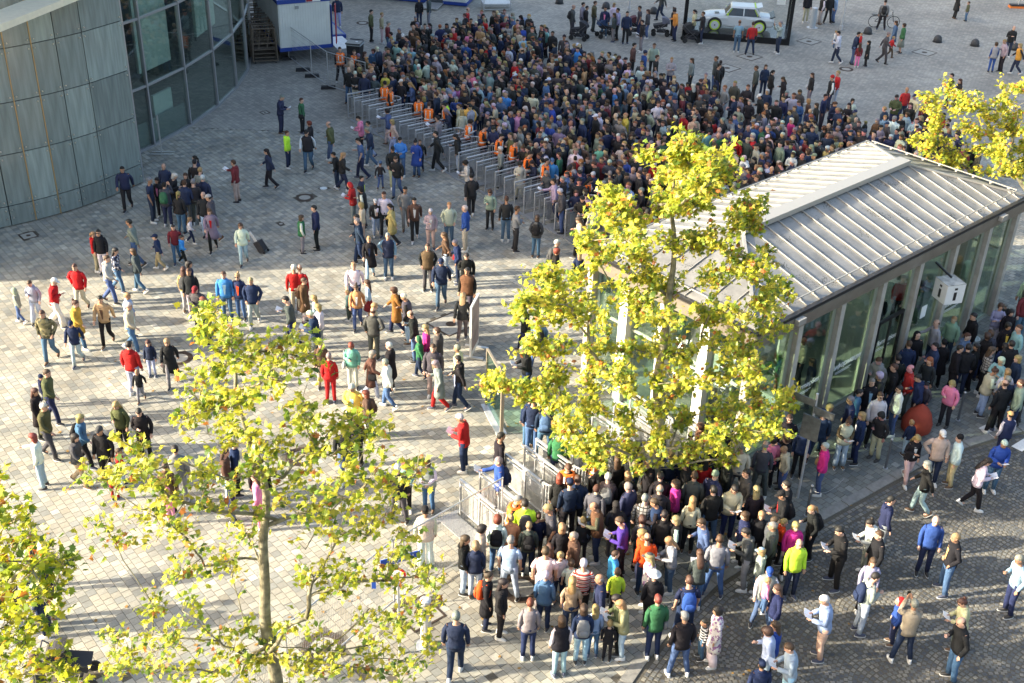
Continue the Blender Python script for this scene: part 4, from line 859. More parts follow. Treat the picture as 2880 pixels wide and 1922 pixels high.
def _cells(cols, sc, feat='F1'):
    def f(n, l, b, tc):
        v = n.new('ShaderNodeTexVoronoi'); v.inputs['Scale'].default_value = sc; l.new(tc.outputs['Object'], v.inputs['Vector']); cr = n.new('ShaderNodeValToRGB'); cr.color_ramp.interpolation = 'CONSTANT'; cr.color_ramp.elements[0].color = (*cols[0], 1); cr.color_ramp.elements[1].position = .4; cr.color_ramp.elements[1].color = (*cols[1], 1)
        if len(cols) > 2: e = cr.color_ramp.elements.new(.7); e.color = (*cols[2], 1)
        sp = n.new('ShaderNodeSeparateColor'); l.new(v.outputs['Color'], sp.inputs[0]); l.new(sp.outputs[0], cr.inputs[0]); l.new(cr.outputs[0], b.inputs['Base Color'])
    return f
def _plaid(c0, c1_):
    def f(n, l, b, tc):
        mp = n.new('ShaderNodeMapping'); mp.inputs['Rotation'].default_value = (.6, .6, .6); l.new(tc.outputs['Object'], mp.inputs[0]); c = n.new('ShaderNodeTexBrick'); c.inputs['Scale'].default_value = 1; c.inputs['Brick Width'].default_value = .09; c.inputs['Row Height'].default_value = .09; c.offset = 0; c.inputs['Mortar Size'].default_value = .012
        c.inputs['Color1'].default_value = (*c0, 1); c.inputs['Color2'].default_value = (*c0, 1); c.inputs['Mortar'].default_value = (*c1_, 1); sx = n.new('ShaderNodeSeparateXYZ'); l.new(tc.outputs['Object'], sx.inputs[0]); cb = n.new('ShaderNodeCombineXYZ'); l.new(sx.outputs[0], cb.inputs[0]); l.new(sx.outputs[2], cb.inputs[1]); l.new(cb.outputs[0], c.inputs[0]); l.new(c.outputs[0], b.inputs['Base Color'])
    return f
SPECIAL = {'stripe_rd': special('red_white_stripes', _stripes([(.55, .55, .5), (.45, .03, .03), (.6, .6, .55), (.08, .02, .02), (.5, .05, .04)])), 'stripe_bw': special('black_white_stripes', _stripes([(.02, .02, .025), (.02, .02, .025), (.55, .55, .55)])),
           'camo': special('camouflage', _cells([(.10, .09, .04), (.22, .19, .10), (.05, .05, .03)], 14)), 'floral': special('floral', _cells([(.62, .58, .55), (.62, .6, .58), (.25, .12, .25)], 22)), 'print': special('dark_print', _cells([(.02, .02, .03), (.45, .45, .5), (.03, .05, .12)], 20)),
           'plaid': special('plaid', _plaid((.68, .67, .62), (.04, .04, .05))), 'plaid_gy': special('grey_plaid', _plaid((.30, .29, .28), (.03, .03, .03)))}
PN_ = {'bk': ('black', (.014, .014, .016)), 'nv': ('navy', (.016, .026, .065)), 'gy': ('grey', (.20, .205, .21)), 'dg': ('dark grey', (.06, .062, .065)), 'lg': ('light grey', (.33, .33, .34)), 'wh': ('white', (.62, .62, .61)), 'cr': ('cream', (.55, .49, .37)), 'be': ('beige', (.48, .40, .29)), 'tn': ('tan', (.46, .29, .13)),
       'br': ('brown', (.10, .055, .035)), 'rs': ('rust brown', (.24, .09, .03)), 'rd': ('red', (.42, .016, .018)), 'mr': ('maroon', (.18, .022, .03)), 'or': ('orange red', (.62, .07, .015)), 'yl': ('yellow', (.75, .52, .09)), 'hi': ('neon yellow', (.62, .85, .05)), 'ol': ('olive', (.075, .08, .04)), 'gn': ('green', (.035, .13, .06)), 'sg': ('sage green', (.26, .32, .24)),
       'lb': ('light blue', (.24, .37, .48)), 'bl': ('blue', (.025, .07, .27)), 'sk': ('bright blue', (.05, .22, .55)), 'dn': ('blue denim', (.065, .12, .23)), 'ld': ('pale denim', (.34, .44, .56)), 'pk': ('pink', (.75, .22, .38)), 'mg': ('magenta', (.52, .03, .22)), 'pu': ('purple', (.07, .035, .20)), 'tl': ('turquoise', (.20, .40, .37)), 'lv': ('lavender', (.34, .31, .44)), 'kh': ('khaki', (.30, .29, .18)), 'ms': ('mustard', (.58, .30, .05))}
HN = {'k': ('black', (.012, .010, .009)), 'n': ('brown', (.060, .032, .018)), 'l': ('blond', (.30, .20, .09)), 'g': ('grey', (.19, .185, .18)), 'w': ('white', (.48, .47, .44)), 'r': ('red', (.16, .035, .02)), 'o': ('auburn', (.24, .09, .035))}
TYN = {'j': 'jacket', 'h': 'hoodie', 's': 'jumper', 't': 'T-shirt', 'v': 'hi-vis vest', 'g': 'gilet', 'c': 'coat', 'b': 'shirt'}
ARMS = {'s': [((.235, -.01, 1.15), (.235, .08, .90)), ((.235, -.02, 1.15), (.24, .06, .90))], 'r': [((.235, .02, 1.16), (.10, .27, 1.15)), ((.235, .02, 1.16), (.10, .27, 1.13))], 'p': [((.24, .0, 1.15), (.07, .25, 1.22)), ((.25, -.04, 1.15), (.23, .06, .92))],
        'h': [((.27, -.07, 1.17), (.19, .07, .96)), ((.27, -.07, 1.17), (.19, .07, .96))], 'f': [((.23, .10, 1.16), (-.06, .22, 1.20)), ((.23, .10, 1.16), (-.08, .21, 1.17))], 'x': [((.34, -.10, 1.21), (.18, .03, 1.03)), ((.25, -.03, 1.17), (.24, .07, .93))], 'o': [((.20, .20, 1.28), (.06, .32, 1.54)), ((.20, .20, 1.28), (.06, .32, 1.54))],
        'w': [((.24, .08, 1.16), (.22, .28, 1.02)), ((.245, -.15, 1.17), (.25, -.22, .94))], 'c': [((.24, .05, 1.15), (-.02, .26, 1.10)), ((.24, .05, 1.15), (.02, .28, 1.18))], 'e': [((.26, .18, 1.22), (.22, .44, 1.20)), ((.24, -.04, 1.15), (.24, .04, .91))]}
LEGS = {'s': [((.10, .02, .50), (.115, -.01, .085)), ((.10, .02, .50), (.12, -.02, .085))], 'w': [((.09, .14, .52), (.09, .19, .095)), ((.09, -.01, .50), (.10, -.27, .16))], 'a': [((.14, .03, .50), (.21, .0, .085)), ((.14, .03, .50), (.21, .02, .085))]}
def V3(t, sx=1): return Vector((t[0] * sx, t[1], t[2]))
def skel(g, pose):
    arm, leg = pose[0], pose[1]
    K = {}; sh = .185 if g == 'm' else .165 if g == 'w' else .17
    lean = .05 if arm in 'rpc' else (.03 if leg == 'w' else 0)
    K['hip'] = Vector((0, 0, .95)); K['waist'] = Vector((0, .0 + lean * .3, 1.10)); K['chest'] = Vector((0, .01 + lean * .7, 1.30)); K['neck'] = Vector((0, .0 + lean, 1.48)); tilt = {'r': .50, 'p': .42, 'c': .25}.get(arm, .06 if leg == 's' else .15)
    K['tilt'] = tilt; K['head'] = K['neck'] + Vector((0, .03 + .09 * math.sin(tilt), .165 * math.cos(tilt * .6) - .01 * tilt)); K['sh'] = []; K['el'] = []; K['wr'] = []; K['hp'] = []; K['kn'] = []; K['an'] = []
    for i, sx in enumerate((1, -1)):
        K['sh'].append(Vector((sx * sh, lean, 1.43))); k = 1.0 if g != 'w' else .93
        e, w_ = ARMS[arm][i]; K['el'].append(Vector((sx * e[0] * k, e[1] + lean * .6, e[2]))); K['wr'].append(Vector((sx * w_[0] * k, w_[1] + lean * .4, w_[2])))
        kn, an = LEGS[leg][i]; K['hp'].append(Vector((sx * .095, 0, .92))); K['kn'].append(V3(kn, sx)); K['an'].append(V3(an, sx))
    return K
def torso_mb(g, K, infl=0., z0=.90, top=1.475, flare=0.):
    m = MB(); wd = {'m': 1., 'w': .88, 'c': .92}[g]; hp = {'m': .165, 'w': .180, 'c': .16}[g]; L = K['neck'].y
    prof = [(.55, hp + .05 + flare, .15), (.70, hp + .03 + flare * .8, .14), (z0 if z0 > .85 else .86, hp + .01 + flare * .4, .125), (.97, hp, .12), (1.10, (.150 if g != 'w' else .132), .105), (1.24, .170 * wd, .115), (1.36, .190 * wd, .118), (1.42, .180 * wd, .10), (1.455, .12 * wd, .075), (top, .065, .06)]
    r = []
    for z, rx, ry in prof:
        if z < z0 - .01: continue
        r.append((0, L * max(0, (z - .95)) / .53, z, rx + infl, ry + infl, .85))
    m.rings(r); return m
def arm_mb(K, i, infl=0., upto=1., r0=.050):
    m = MB(); s, e, w_ = K['sh'][i], K['el'][i], K['wr'][i]; a = s + Vector((-.03 if s.x > 0 else .03, 0, .0))
    pts = [a, s * .6 + e * .4 + Vector((.012 if s.x > 0 else -.012, 0, .0)), e, e * .5 + w_ * .5, w_ + (w_ - e).normalized() * (-.01 if infl else .0)]
    rr = [r0 + infl, r0 - .004 + infl, .042 + infl, .038 + infl, .028 + infl * 1.3]
    if upto < 1: pts = pts[:2] + [pts[1] * .45 + pts[2] * .55]; rr = rr[:2] + [rr[1] + .008]
    m.tube(pts, rr, 8); return m
def leg_mb(K, i, infl=0., end=0., wide=0.):
    m = MB(); h, k, a = K['hp'][i], K['kn'][i], K['an'][i]
    m.tube([h + Vector((0, 0, .06)), h * .55 + k * .45, k, k * .55 + a * .45, a + Vector((0, 0, end))], [.088 + infl, .076 + infl, .056 + infl, .052 + infl + wide, .040 + infl * 1.4 + wide], 10, ell=[1.05] * 5); return m
def head_mb(n=10):
    """head in its own frame, centre at origin, facing +y; height .235"""
    m = MB(); m.rings([(0, .035, -.118, .03, .03), (0, .028, -.10, .052, .055), (0, .018, -.06, .066, .078), (0, .008, -.01, .074, .092), (0, 0, .035, .077, .098), (0, -.004, .075, .070, .088), (0, -.006, .105, .045, .058), (0, -.006, .118, .012, .015)])
    m.tube([(0, .088, .01), (0, .112, -.022), (0, .095, -.032)], [.008, .014, .010], 6)
    for s in (-1, 1): m.rings([(s * .078, -.01, -.035, .007, .012), (s * .083, -.012, -.01, .010, .018), (s * .080, -.012, .02, .008, .014)])
    m.tube([(-.02, .088, -.058), (0, .094, -.058), (.02, .088, -.058)], [.006, .008, .006], 6)
    return m
def hand_mb(w_, d, side, up):
    """palm, four bent fingers of different length and a thumb leaving the side of the palm"""
    d = d.normalized(); q = d.cross(up); q = q.normalized() if q.length > .1 else Vector((1, 0, 0)); nrm = q.cross(d).normalized(); m = MB()
    m.tube([w_, w_ + d * .03, w_ + d * .085], [.024, .036, .038], 8, ell=[.8, .45, .42])
    for j, L in enumerate((.062, .074, .070, .054)):
        o = w_ + d * .08 + q * (-.028 + .0187 * j); m.tube([o - d * .02, o + d * L * .45 - nrm * .004, o + d * L * .8 - nrm * .022], [.0095, .009, .0075], 5)
    o = w_ + d * .025 + q * side * .03; m.tube([o - q * side * .012, o + q * side * .022 + d * .022, o + q * side * .024 + d * .055 - nrm * .01], [.012, .0105, .009], 5); return m
HM = {}
def head_matrix(K): return Matrix.Translation(K['head']) @ Matrix.Rotation(-K['tilt'], 4, 'X')
def remeshed(mb, name, vox, ratio, mats, smooth_it=3):
    me = mb.mesh(name, mats, True); o = bpy.data.objects.new('tmp', me); COL.objects.link(o)
    a = o.modifiers.new('r', 'REMESH'); a.mode = 'VOXEL'; a.voxel_size = vox; a.use_smooth_shade = True
    if smooth_it: s_ = o.modifiers.new('s', 'SMOOTH'); s_.iterations = smooth_it; s_.factor = .5
    d = o.modifiers.new('d', 'DECIMATE'); d.ratio = ratio
    dg = bpy.context.evaluated_depsgraph_get(); me2 = bpy.data.meshes.new_from_object(o.evaluated_get(dg)); me2.name = name
    me2.materials.clear()
    for mm in mats: me2.materials.append(mm)
    me2.polygons.foreach_set('use_smooth', [True] * len(me2.polygons)); bpy.data.objects.remove(o); bpy.data.meshes.remove(me); return me2
BODY = {}; TOPS = {}; LEGM = {}; HEADK = {}
def body_mesh(g, pose):
    k = (g, pose)
    if k in BODY: return BODY[k]
    K = skel(g, pose); m = torso_mb(g, K, -.012)
    for i in (0, 1):
        m.add(arm_mb(K, i)); m.add(leg_mb(K, i, -.012)); a = K['an'][i]
        m.tube([a + Vector((0, 0, .03)), a + Vector((0, -.02, -.03))], [.035, .035], 8); m.tube([a + Vector((0, -.04, -.045)), a + Vector((0, .13, -.06))], [.035, .03], 8, ell=[.7, .5])
        e, w_ = K['el'][i], K['wr'][i]; m.add(hand_mb(w_, (w_ - e), 1 if i == 0 else -1, Vector((0, 0, 1)) if abs((w_ - e).normalized().z) < .8 else Vector((0, 1, 0))))
    m.tube([K['neck'] - Vector((0, 0, .05)), K['neck'] + Vector((0, .01, .03)), K['head'] - Vector((0, .0, .05))], [.062, .056, .056], 10)
    M = head_matrix(K); s = 1.22 if g == 'c' else 1.0; m.add(head_mb(), M @ Matrix.Scale(s, 4))
    me = remeshed(m, 'person', .0095, .17, [SKIN, EYE], 2)
    # eyes, brows and mouth line follow the head
    e = MB()
    for sx in (-1, 1): e.box(M @ Vector((sx * .030 * s, .088 * s, .018 * s)), (.022, .012, .009)); e.box(M @ Vector((sx * .030 * s, .090 * s, .038 * s)), (.028, .010, .006))
    e.box(M @ Vector((0, .098 * s, -.060 * s)), (.034, .006, .006))
    bm = bmesh.new(); bm.from_mesh(me); em = e.mesh('e', [EYE]); nf = len(bm.faces); bm.from_mesh(em); bm.faces.ensure_lookup_table()
    for f in bm.faces[nf:]: f.material_index = 1
    bm.to_mesh(me); bm.free(); bpy.data.meshes.remove(em)
    BODY[k] = me; HEADK[k] = (M, s, K); return me
WOB = .012
def top_mesh(g, pose, ty):
    k = (g, pose, ty)
    if k in TOPS: return TOPS[k]
    K = skel(g, pose); inf = {'j': .020, 'h': .018, 's': .010, 't': .006, 'g': .026, 'c': .022, 'b': .008, 'v': .014}[ty]
    m = torso_mb(g, K, inf, .52 if ty == 'c' else .84 if ty in 'jghv' else .88, 1.485 if ty in 'jhgc' else 1.465, .02 if ty == 'c' else 0)
    for i in (0, 1):
        m.add(arm_mb(K, i, .008 + inf * .4, 1. if ty not in 't' else .5))
    if ty in 'jhc': m.tube([K['neck'] + Vector((0, -.01, -.03)), K['neck'] + Vector((0, .0, .035))], [.088, .078], 10)
    if ty == 'h': m.rings([(0, K['neck'].y - .085, 1.40, .06, .03), (0, K['neck'].y - .095, 1.45, .10, .055), (0, K['neck'].y - .085, 1.50, .09, .05)])
    me = m.mesh('top', [CLOTH], True, WOB, 5.5); TOPS[k] = me; return me
def hivis_mesh(g, pose):
    k = (g, pose, 'vest')
    if k in TOPS: return TOPS[k]
    K = skel(g, pose); m = torso_mb(g, K, .042, .84, 1.46); cen = K['neck'].y
    for fi, f in enumerate(m.f):
        c = sum((m.v[i] for i in f), Vector()) / len(f)
        if c.z < .93: m.m[fi] = 2
    # tapes as thin bands standing off the vest
    L = K['neck'].y
    m.rings([(0, L * .2, 1.02, .212, .168, .85), (0, L * .25, 1.07, .205, .163, .85)], 1, False)
    for sx in (-1, 1):
        for sy in (-1, 1): m.bar((sx * .10, L * .6 + sy * .166, 1.06), (sx * .09, L + sy * .135, 1.42), .045, .012, 1)
    me = m.mesh('hi_vis_vest', [HV, HVS, DKV], False); TOPS[k] = me; return me
def gilet_mesh(g, pose):
    k = (g, pose, 'gil')
    if k in TOPS: return TOPS[k]
    K = skel(g, pose); m = torso_mb(g, K, .038, .84, 1.49); me = m.mesh('gilet', [CLOTH], True, .008, 9); TOPS[k] = me; return me
def leg_mesh(g, leg, ty):
    k = (g, leg, ty)
    if k in LEGM: return LEGM[k]
    K = skel(g, 's' + leg); m = MB(); hp = .168 if g != 'w' else .182
    if ty == 'S':
        m.rings([(0, 0, .40, .24, .22), (0, 0, .70, .20, .17), (0, 0, .92, hp + .01, .13), (0, 0, 1.04, .14, .11)])
        me = m.mesh('skirt', [CLOTH], True, .02, 5); LEGM[k] = me; return me
    m.rings([(0, 0, .80, .13, .105), (0, 0, .86, hp, .125), (0, 0, .96, hp + .004, .128), (0, 0, 1.06, .145, .11)])
    for i in (0, 1): m.add(leg_mb(K, i, .012 if ty != 'W' else .018, .015, 0 if ty != 'W' else .03))
    me = m.mesh('trousers', [CLOTH], True, .010, 7); LEGM[k] = me; return me
def shoe_mesh():
    m = MB(); m.rings([(0, .045, -.0, .046, .135, .8), (0, .045, .022, .047, .137, .8)], 1); m.rings([(0, .045, .022, .044, .13, .85), (0, .04, .055, .042, .12, .9), (0, -.02, .085, .038, .062), (0, -.035, .115, .036, .045)], 0); return m.mesh('shoe', [SHOEM, SOLE], True)
SHOE = shoe_mesh()
def scalp(m, infl=.010, back=0.):
    m.rings([(0, -.030, -.02 - back, .070 + infl, .070 + infl), (0, -.022, .03, .078 + infl, .088 + infl), (0, -.010, .070, .074 + infl, .096 + infl), (0, -.004, .105, .052 + infl, .066 + infl), (0, -.006, .128, .018, .022)])
def hair_mesh(st):
    m = MB()
    if st == 's': scalp(m, .006, .015)
    elif st == 'x': m.rings([(0, -.035, -.03, .078, .062), (0, -.030, .03, .084, .072), (0, -.028, .05, .080, .070)], 0)
    elif st == 'l': scalp(m, .018, 0); m.rings([(0, -.115, -.36, .060, .018), (0, -.105, -.26, .095, .035), (0, -.075, -.12, .102, .055), (0, -.045, -.0, .092, .070), (0, -.03, .04, .088, .08)])
    elif st == 'o': scalp(m, .020, 0); m.rings([(0, -.045, -.135, .088, .060), (0, -.040, -.08, .100, .078), (0, -.035, .0, .096, .082), (0, -.03, .05, .09, .085)])
    elif st == 'u': scalp(m, .012, .01); m.rings([(0, -.085, .085, .02, .02), (0, -.095, .11, .042, .042), (0, -.095, .14, .040, .040), (0, -.09, .16, .015, .015)])
    elif st == 'p': scalp(m, .012, .01); m.tube([(0, -.09, .05), (0, -.135, .0), (0, -.13, -.10), (0, -.12, -.2)], [.022, .034, .030, .012], 8)
    elif st == 'b': scalp(m, .026, .05)
    elif st == 'C': m.rings([(0, -.008, .030, .086, .104), (0, -.008, .075, .084, .102), (0, -.008, .112, .060, .075), (0, -.008, .13, .02, .03)]); m.rings([(0, .095, .030, .062, .075), (0, .10, .040, .058, .070)])
    elif st == 'B': m.rings([(0, -.012, .015, .088, .102), (0, -.012, .07, .088, .104), (0, -.015, .12, .066, .080), (0, -.02, .15, .02, .025)])
    elif st == 'O': m.rings([(0, -.055, -.13, .085, .06), (0, -.04, -.06, .100, .095), (0, -.035, .03, .102, .105), (0, -.03, .095, .080, .088), (0, -.03, .135, .03, .04)])
    elif st == 'H': m.rings([(0, -.005, .045, .17, .18), (0, -.005, .055, .165, .175), (0, -.005, .058, .092, .108), (0, -.005, .12, .088, .10), (0, -.005, .145, .055, .075)])
    nm = {'C': 'cap', 'B': 'beanie', 'O': 'hood', 'H': 'hat'}.get(st, 'hair'); return m.mesh(nm, [CLOTH if st in 'CBOH' else HAIRM], True, .006 if st in 'lobup' else .003, 18)
HAIR = {s: hair_mesh(s) for s in 'sxloupbCBOH'}
GLS = MB().box((-.032, .094, .018), (.042, .012, .030)).box((.032, .094, .018), (.042, .012, .030)).box((0, .098, .024), (.02, .008, .006)).box((-.078, .04, .022), (.004, .1, .008)).box((.078, .04, .022), (.004, .1, .008)).mesh('sunglasses', [DGL])
def pack_mesh():
    m = MB(); m.rings([(0, -.10, 0, .13, .07, .7), (0, -.11, .08, .155, .09, .7), (0, -.10, .30, .15, .085, .7), (0, -.08, .42, .10, .055, .8), (0, -.07, .44, .03, .02)]); m.rings([(0, -.20, .05, .10, .03, .7), (0, -.205, .12, .11, .04, .7), (0, -.20, .22, .09, .02, .7)])
    for s in (-1, 1): m.tube([(s * .10, -.05, .40), (s * .105, .06, .46), (s * .11, .165, .36), (s * .12, .13, .12), (s * .12, -.04, .05)], .018, 6, ell=[.5] * 5)
    return m.mesh('backpack', [CLOTH], True)
PACK = pack_mesh()
def bag_mesh():
    m = MB(); m.rings([(0, 0, 0, .13, .05, .6), (0, 0, .08, .14, .055, .6), (0, 0, .19, .12, .035, .6), (0, 0, .2, .05, .01)]); m.tube([(-.1, 0, .18), (-.03, 0, .45), (.02, 0, .62), (.09, 0, .18)], .008, 5); return m.mesh('shoulder_bag', [CLOTH], True)
BAG = bag_mesh()
PAPM = mat('paper_white', (.78, .78, .80), .6)
PAPER = MB().box((-.068, 0, .012), (.13, .19, .003), tilt=Matrix.Rotation(R(14), 3, 'Y')).box((.068, 0, .012), (.13, .19, .003), tilt=Matrix.Rotation(R(-14), 3, 'Y')).mesh('leaflet', [PAPM])
PHONE = MB().box((0, 0, 0), (.075, .15, .009)).box((0, 0, .006), (.066, .135, .003)).mesh('phone', [DGL])
DIRS = {'u': 90, 'ur': 50, 'ul': 130, 'd': -90, 'dl': -130, 'dr': -50, 'l': 178, 'r': 2}
SKT = [(.50, .31, .23), (.44, .26, .18), (.52, .33, .25), (.34, .19, .12), (.47, .28, .20)]
POSEN = {'s': 'standing', 'r': 'reading a leaflet', 'p': 'looking at something in hand', 'h': 'hands in pockets', 'f': 'arms folded', 'x': 'hand on hip', 'o': 'taking a photo', 'w': '', 'c': 'carrying a child', 'e': 'reaching out'}
LANDMARKS = []
def lm(px, py, s): LANDMARKS.append((at(px, py), s))
lm(330, 530, 'by the clad museum wall'); lm(500, 470, 'by the metal sign stand'); lm(520, 610, 'in the group near the museum'); lm(860, 560, 'by the round iron cover'); lm(790, 360, 'in the shade beside the museum'); lm(950, 420, 'before the first access rails'); lm(1080, 520, 'before the middle access rails'); lm(1060, 700, 'at the shadow edge'); lm(1290, 560, 'by the long rail row'); lm(1450, 690, 'near the end of the rails'); lm(1330, 900, 'near the white pylon'); lm(1180, 1000, 'left of the white pylon')
lm(1000, 950, 'in the sunlit middle'); lm(740, 850, 'in the sunlit trio area'); lm(520, 800, 'left of the first tree top'); lm(620, 730, 'at the edge of the shade'); lm(300, 760, 'on the sunlit left'); lm(130, 850, 'at the far left'); lm(420, 1050, 'by the rusty ring cover'); lm(120, 1200, 'at the left edge in sun'); lm(280, 1250, 'beside the front tree'); lm(800, 1200, 'behind the front tree crown'); lm(980, 1120, 'beside the person in red suit'); lm(1150, 1150, 'left of the glass panel'); lm(1330, 1330, 'near the front rails'); lm(1490, 1150, 'right of the glass panel'); lm(1560, 1350, 'inside the front rails'); lm(1180, 1450, 'by the mesh fence'); lm(1360, 1600, 'at the left of the front queue'); lm(1550, 1550, 'in the front queue'); lm(1750, 1560, 'in the middle of the front queue'); lm(1650, 1750, 'at the bottom of the front queue'); lm(1450, 1800, 'at the lower left of the queue')
lm(1900, 1700, 'where the paving meets the cobbles'); lm(2050, 1500, 'at the kerb'); lm(2150, 1400, 'by the sign pole'); lm(2350, 1300, 'before the pavilion glass'); lm(2480, 1250, 'near the red beanbag'); lm(2640, 1150, 'by the pavilion door'); lm(2750, 1050, 'right of the cube sign'); lm(2790, 1250, 'by the white road marking'); lm(2620, 1400, 'on the road beside the bollard'); lm(2400, 1650, 'on the cobbled road'); lm(2650, 1700, 'on the right of the cobbles'); lm(2250, 1850, 'at the bottom of the cobbles'); lm(2800, 1700, 'at the far right of the cobbles'); lm(2150, 140, 'at the glass showcase'); lm(1950, 120, 'left of the showcase'); lm(1800, 110, 'among the pushchairs'); lm(2300, 60, 'right of the showcase'); lm(2480, 120, 'near the bicycle'); lm(2380, 190, 'in the light patch'); lm(2790, 180, 'at the top right'); lm(2000, 250, 'behind the crowd'); lm(1700, 200, 'at the back of the crowd'); lm(2350, 320, 'at the right of the crowd'); lm(1060, 110, 'left of the crowd'); lm(1300, 60, 'near the office container'); lm(960, 230, 'by the black bin'); lm(1150, 330, 'behind the first rails'); lm(1350, 420, 'behind the middle rails'); lm(1520, 540, 'behind the last rails'); lm(2700, 330, 'before the upper right tree'); lm(1150, 240, 'at the left front of the crowd'); lm(1400, 300, 'in the crowd front'); lm(1950, 400, 'in the crowd above the pavilion roof')
LABELS = {}; GROUPN = 'visitors standing and walking on the square'
def arts(top, ty): return PN_[top][0] if top in PN_ else {'stripe_rd': 'red striped', 'stripe_bw': 'black striped', 'camo': 'camouflage', 'floral': 'floral', 'print': 'dark patterned', 'plaid': 'white plaid', 'plaid_gy': 'grey plaid'}[top]
prn = random.Random(77); NPEOPLE = 0; SPOTS = []; LOCK = None
def person(px, py, kind, pose, face, top, ty, leg, hair, hat=None, hatc=None, inner=None, extras='', h=None, loc=None, where=None):
    """px,py = crown of the head in the photo"""
    global NPEOPLE
    g = {'m': 'm', 'w': 'w', 'b': 'c', 'g': 'c'}[kind]
    H = h or {'m': prn.uniform(1.74, 1.82), 'w': prn.uniform(1.62, 1.70), 'b': 1.3, 'g': 1.3}[kind]
    if g == 'c' and H > 1.42: g = 'w' if kind == 'g' else 'm'
    sc = H / (1.765 if g != 'c' else 1.79)
    arm, lg = pose[0], (pose[1] if len(pose) > 1 else 's')
    if arm == 'w': lg = 'w'
    if arm == 's' and lg == 's' and prn.random() < .3: lg = 'a' if kind == 'm' else 's'
    p = loc or at(px, py, H)
    bm_ = body_mesh(g, arm + lg); M, hs, K = HEADK[(g, arm + lg)]
    a = (DIRS[face] if face in DIRS else float(face)) + prn.uniform(-14, 14)
    o = link('person', bm_, None, (p.x, p.y, 0), R(a - 90), prn.choice(SKT)); o.scale = (sc * (.95 if kind != 'm' else prn.uniform(.93, 1.05)), sc * prn.uniform(.96, 1.06), sc)
    def ch(name, me, col, loc_=None, mtx=None, special=None):
        c = link(name, me, o, loc_ or (0, 0, 0), 0, col)
        if mtx is not None: c.matrix_local = mtx
        if special: c.material_slots[0].link = 'OBJECT'; c.material_slots[0].material = SPECIAL[special]
        return c
    tcol = PN_[top][1] if top in PN_ else (.5, .5, .5); sp = top if top in SPECIAL else None
    j = lambda c: tuple(max(0.004, v * prn.uniform(.85, 1.15)) for v in c)
    if ty == 'v': ch('jumper', top_mesh(g, arm + lg, 's'), PN_[inner or 'bk'][1]); ch('hi_vis_vest', hivis_mesh(g, arm + lg), None)
    elif ty == 'g': ch('jumper', top_mesh(g, arm + lg, 's'), j(PN_[inner or ('bk' if prn.random() < .5 else 'wh')][1])); ch('gilet', gilet_mesh(g, arm + lg), j(tcol), special=sp)
    else: ch({'j': 'jacket', 'h': 'hoodie', 's': 'jumper', 't': 't_shirt', 'c': 'coat', 'b': 'shirt'}[ty], top_mesh(g, arm + lg, ty), j(tcol), special=sp)
    skirt = leg.startswith('S'); wide = leg.startswith('W'); lc = leg.lstrip('SW')
    lcol = PN_[lc][1] if lc in PN_ else (.4, .4, .4); lsp = lc if lc in SPECIAL else None
    ch('skirt' if skirt else 'trousers', leg_mesh(g, lg, 'S' if skirt else ('W' if wide else 'T')), j(lcol), special=lsp)
    scol = prn.choice([(.7, .7, .68), (.02, .02, .02), (.03, .03, .035), (.12, .07, .04), (.65, .65, .63), (.05, .06, .1)])
    for i in (0, 1):
        an = K['an'][i]; s = link('shoe', SHOE, o, (an.x, an.y - .01, an.z - .085), R(-8 if i == 0 else 8), scol)
        if lg == 'w' and i == 1: s.rotation_euler.x = R(-38); s.location.z = an.z - .045; s.location.y = an.y - .05
        if g == 'c': s.scale = (1.1, 1.05, 1.1)
    HMx = M @ Matrix.Scale(hs, 4)
    hc, st = hair[0] if hair else 'n', hair[1] if hair and len(hair) > 1 else 's'
    if not (hat in ('O',)) and not (hat in ('C', 'B', 'H') and st == 's'): ch('hair', HAIR[st], j(HN[hc][1]), mtx=HMx)
    elif hat in ('C', 'B', 'H'): ch('hair', HAIR['x'], j(HN[hc][1]), mtx=HMx)
    if hat: ch({'C': 'cap', 'B': 'beanie', 'O': 'hood', 'H': 'hat'}[hat], HAIR[hat], PN_[hatc or 'bk'][1], mtx=HMx)
    if 'G' in extras: ch('sunglasses', GLS, None, mtx=HMx)
    if inner and ty in 'jc':
        L = K['neck'].y; yf = lambda z, e=0: L * (z - .95) / .53 + {1.45: .082, 1.38: .132, 1.25: .142, 1.0: .150}[z] + e; m = MB(); zz_ = (1.45, 1.38, 1.25, 1.0); wz = (.06, .058, .045, .018); [m.face([(-wz[q], yf(zz_[q]), zz_[q]), (-wz[q + 1], yf(zz_[q + 1]), zz_[q + 1]), (wz[q + 1], yf(zz_[q + 1]), zz_[q + 1]), (wz[q], yf(zz_[q]), zz_[q])]) for q in range(3)]; ch('shirt_front', m.mesh('shirt_front', [CLOTH]), PN_[inner][1])
    # label
    who = {'m': 'man', 'w': 'woman', 'b': 'boy', 'g': 'girl'}[kind]
    legw = '' if lg == 'x' else (f"{'skirt' if skirt else ''}" if skirt else '')
    lname = PN_[lc][0] if lc in PN_ else 'floral'
    legs = f"{lname} skirt" if skirt else (f"{lname} trousers" if 'denim' not in lname else ('blue jeans' if lc == 'dn' else 'pale jeans'))
    tname = f"orange hi-vis vest" if ty == 'v' else f"{arts(top, ty)} {TYN[ty]}"
    if hat: hd = f"with {PN_[hatc or 'bk'][0]} {dict(C='cap', B='beanie', O='hood', H='hat')[hat]}"; pre = ''
    else: pre = {'x': 'bald '}.get(st, f"{HN[hc][0]}-haired "); hd = ''
    if where is None:
        where = min(LANDMARKS, key=lambda q: (q[0] - p).length)[1]
    act = {'w': 'walking'}.get(arm, 'walking' if lg == 'w' else POSEN[arm]) 
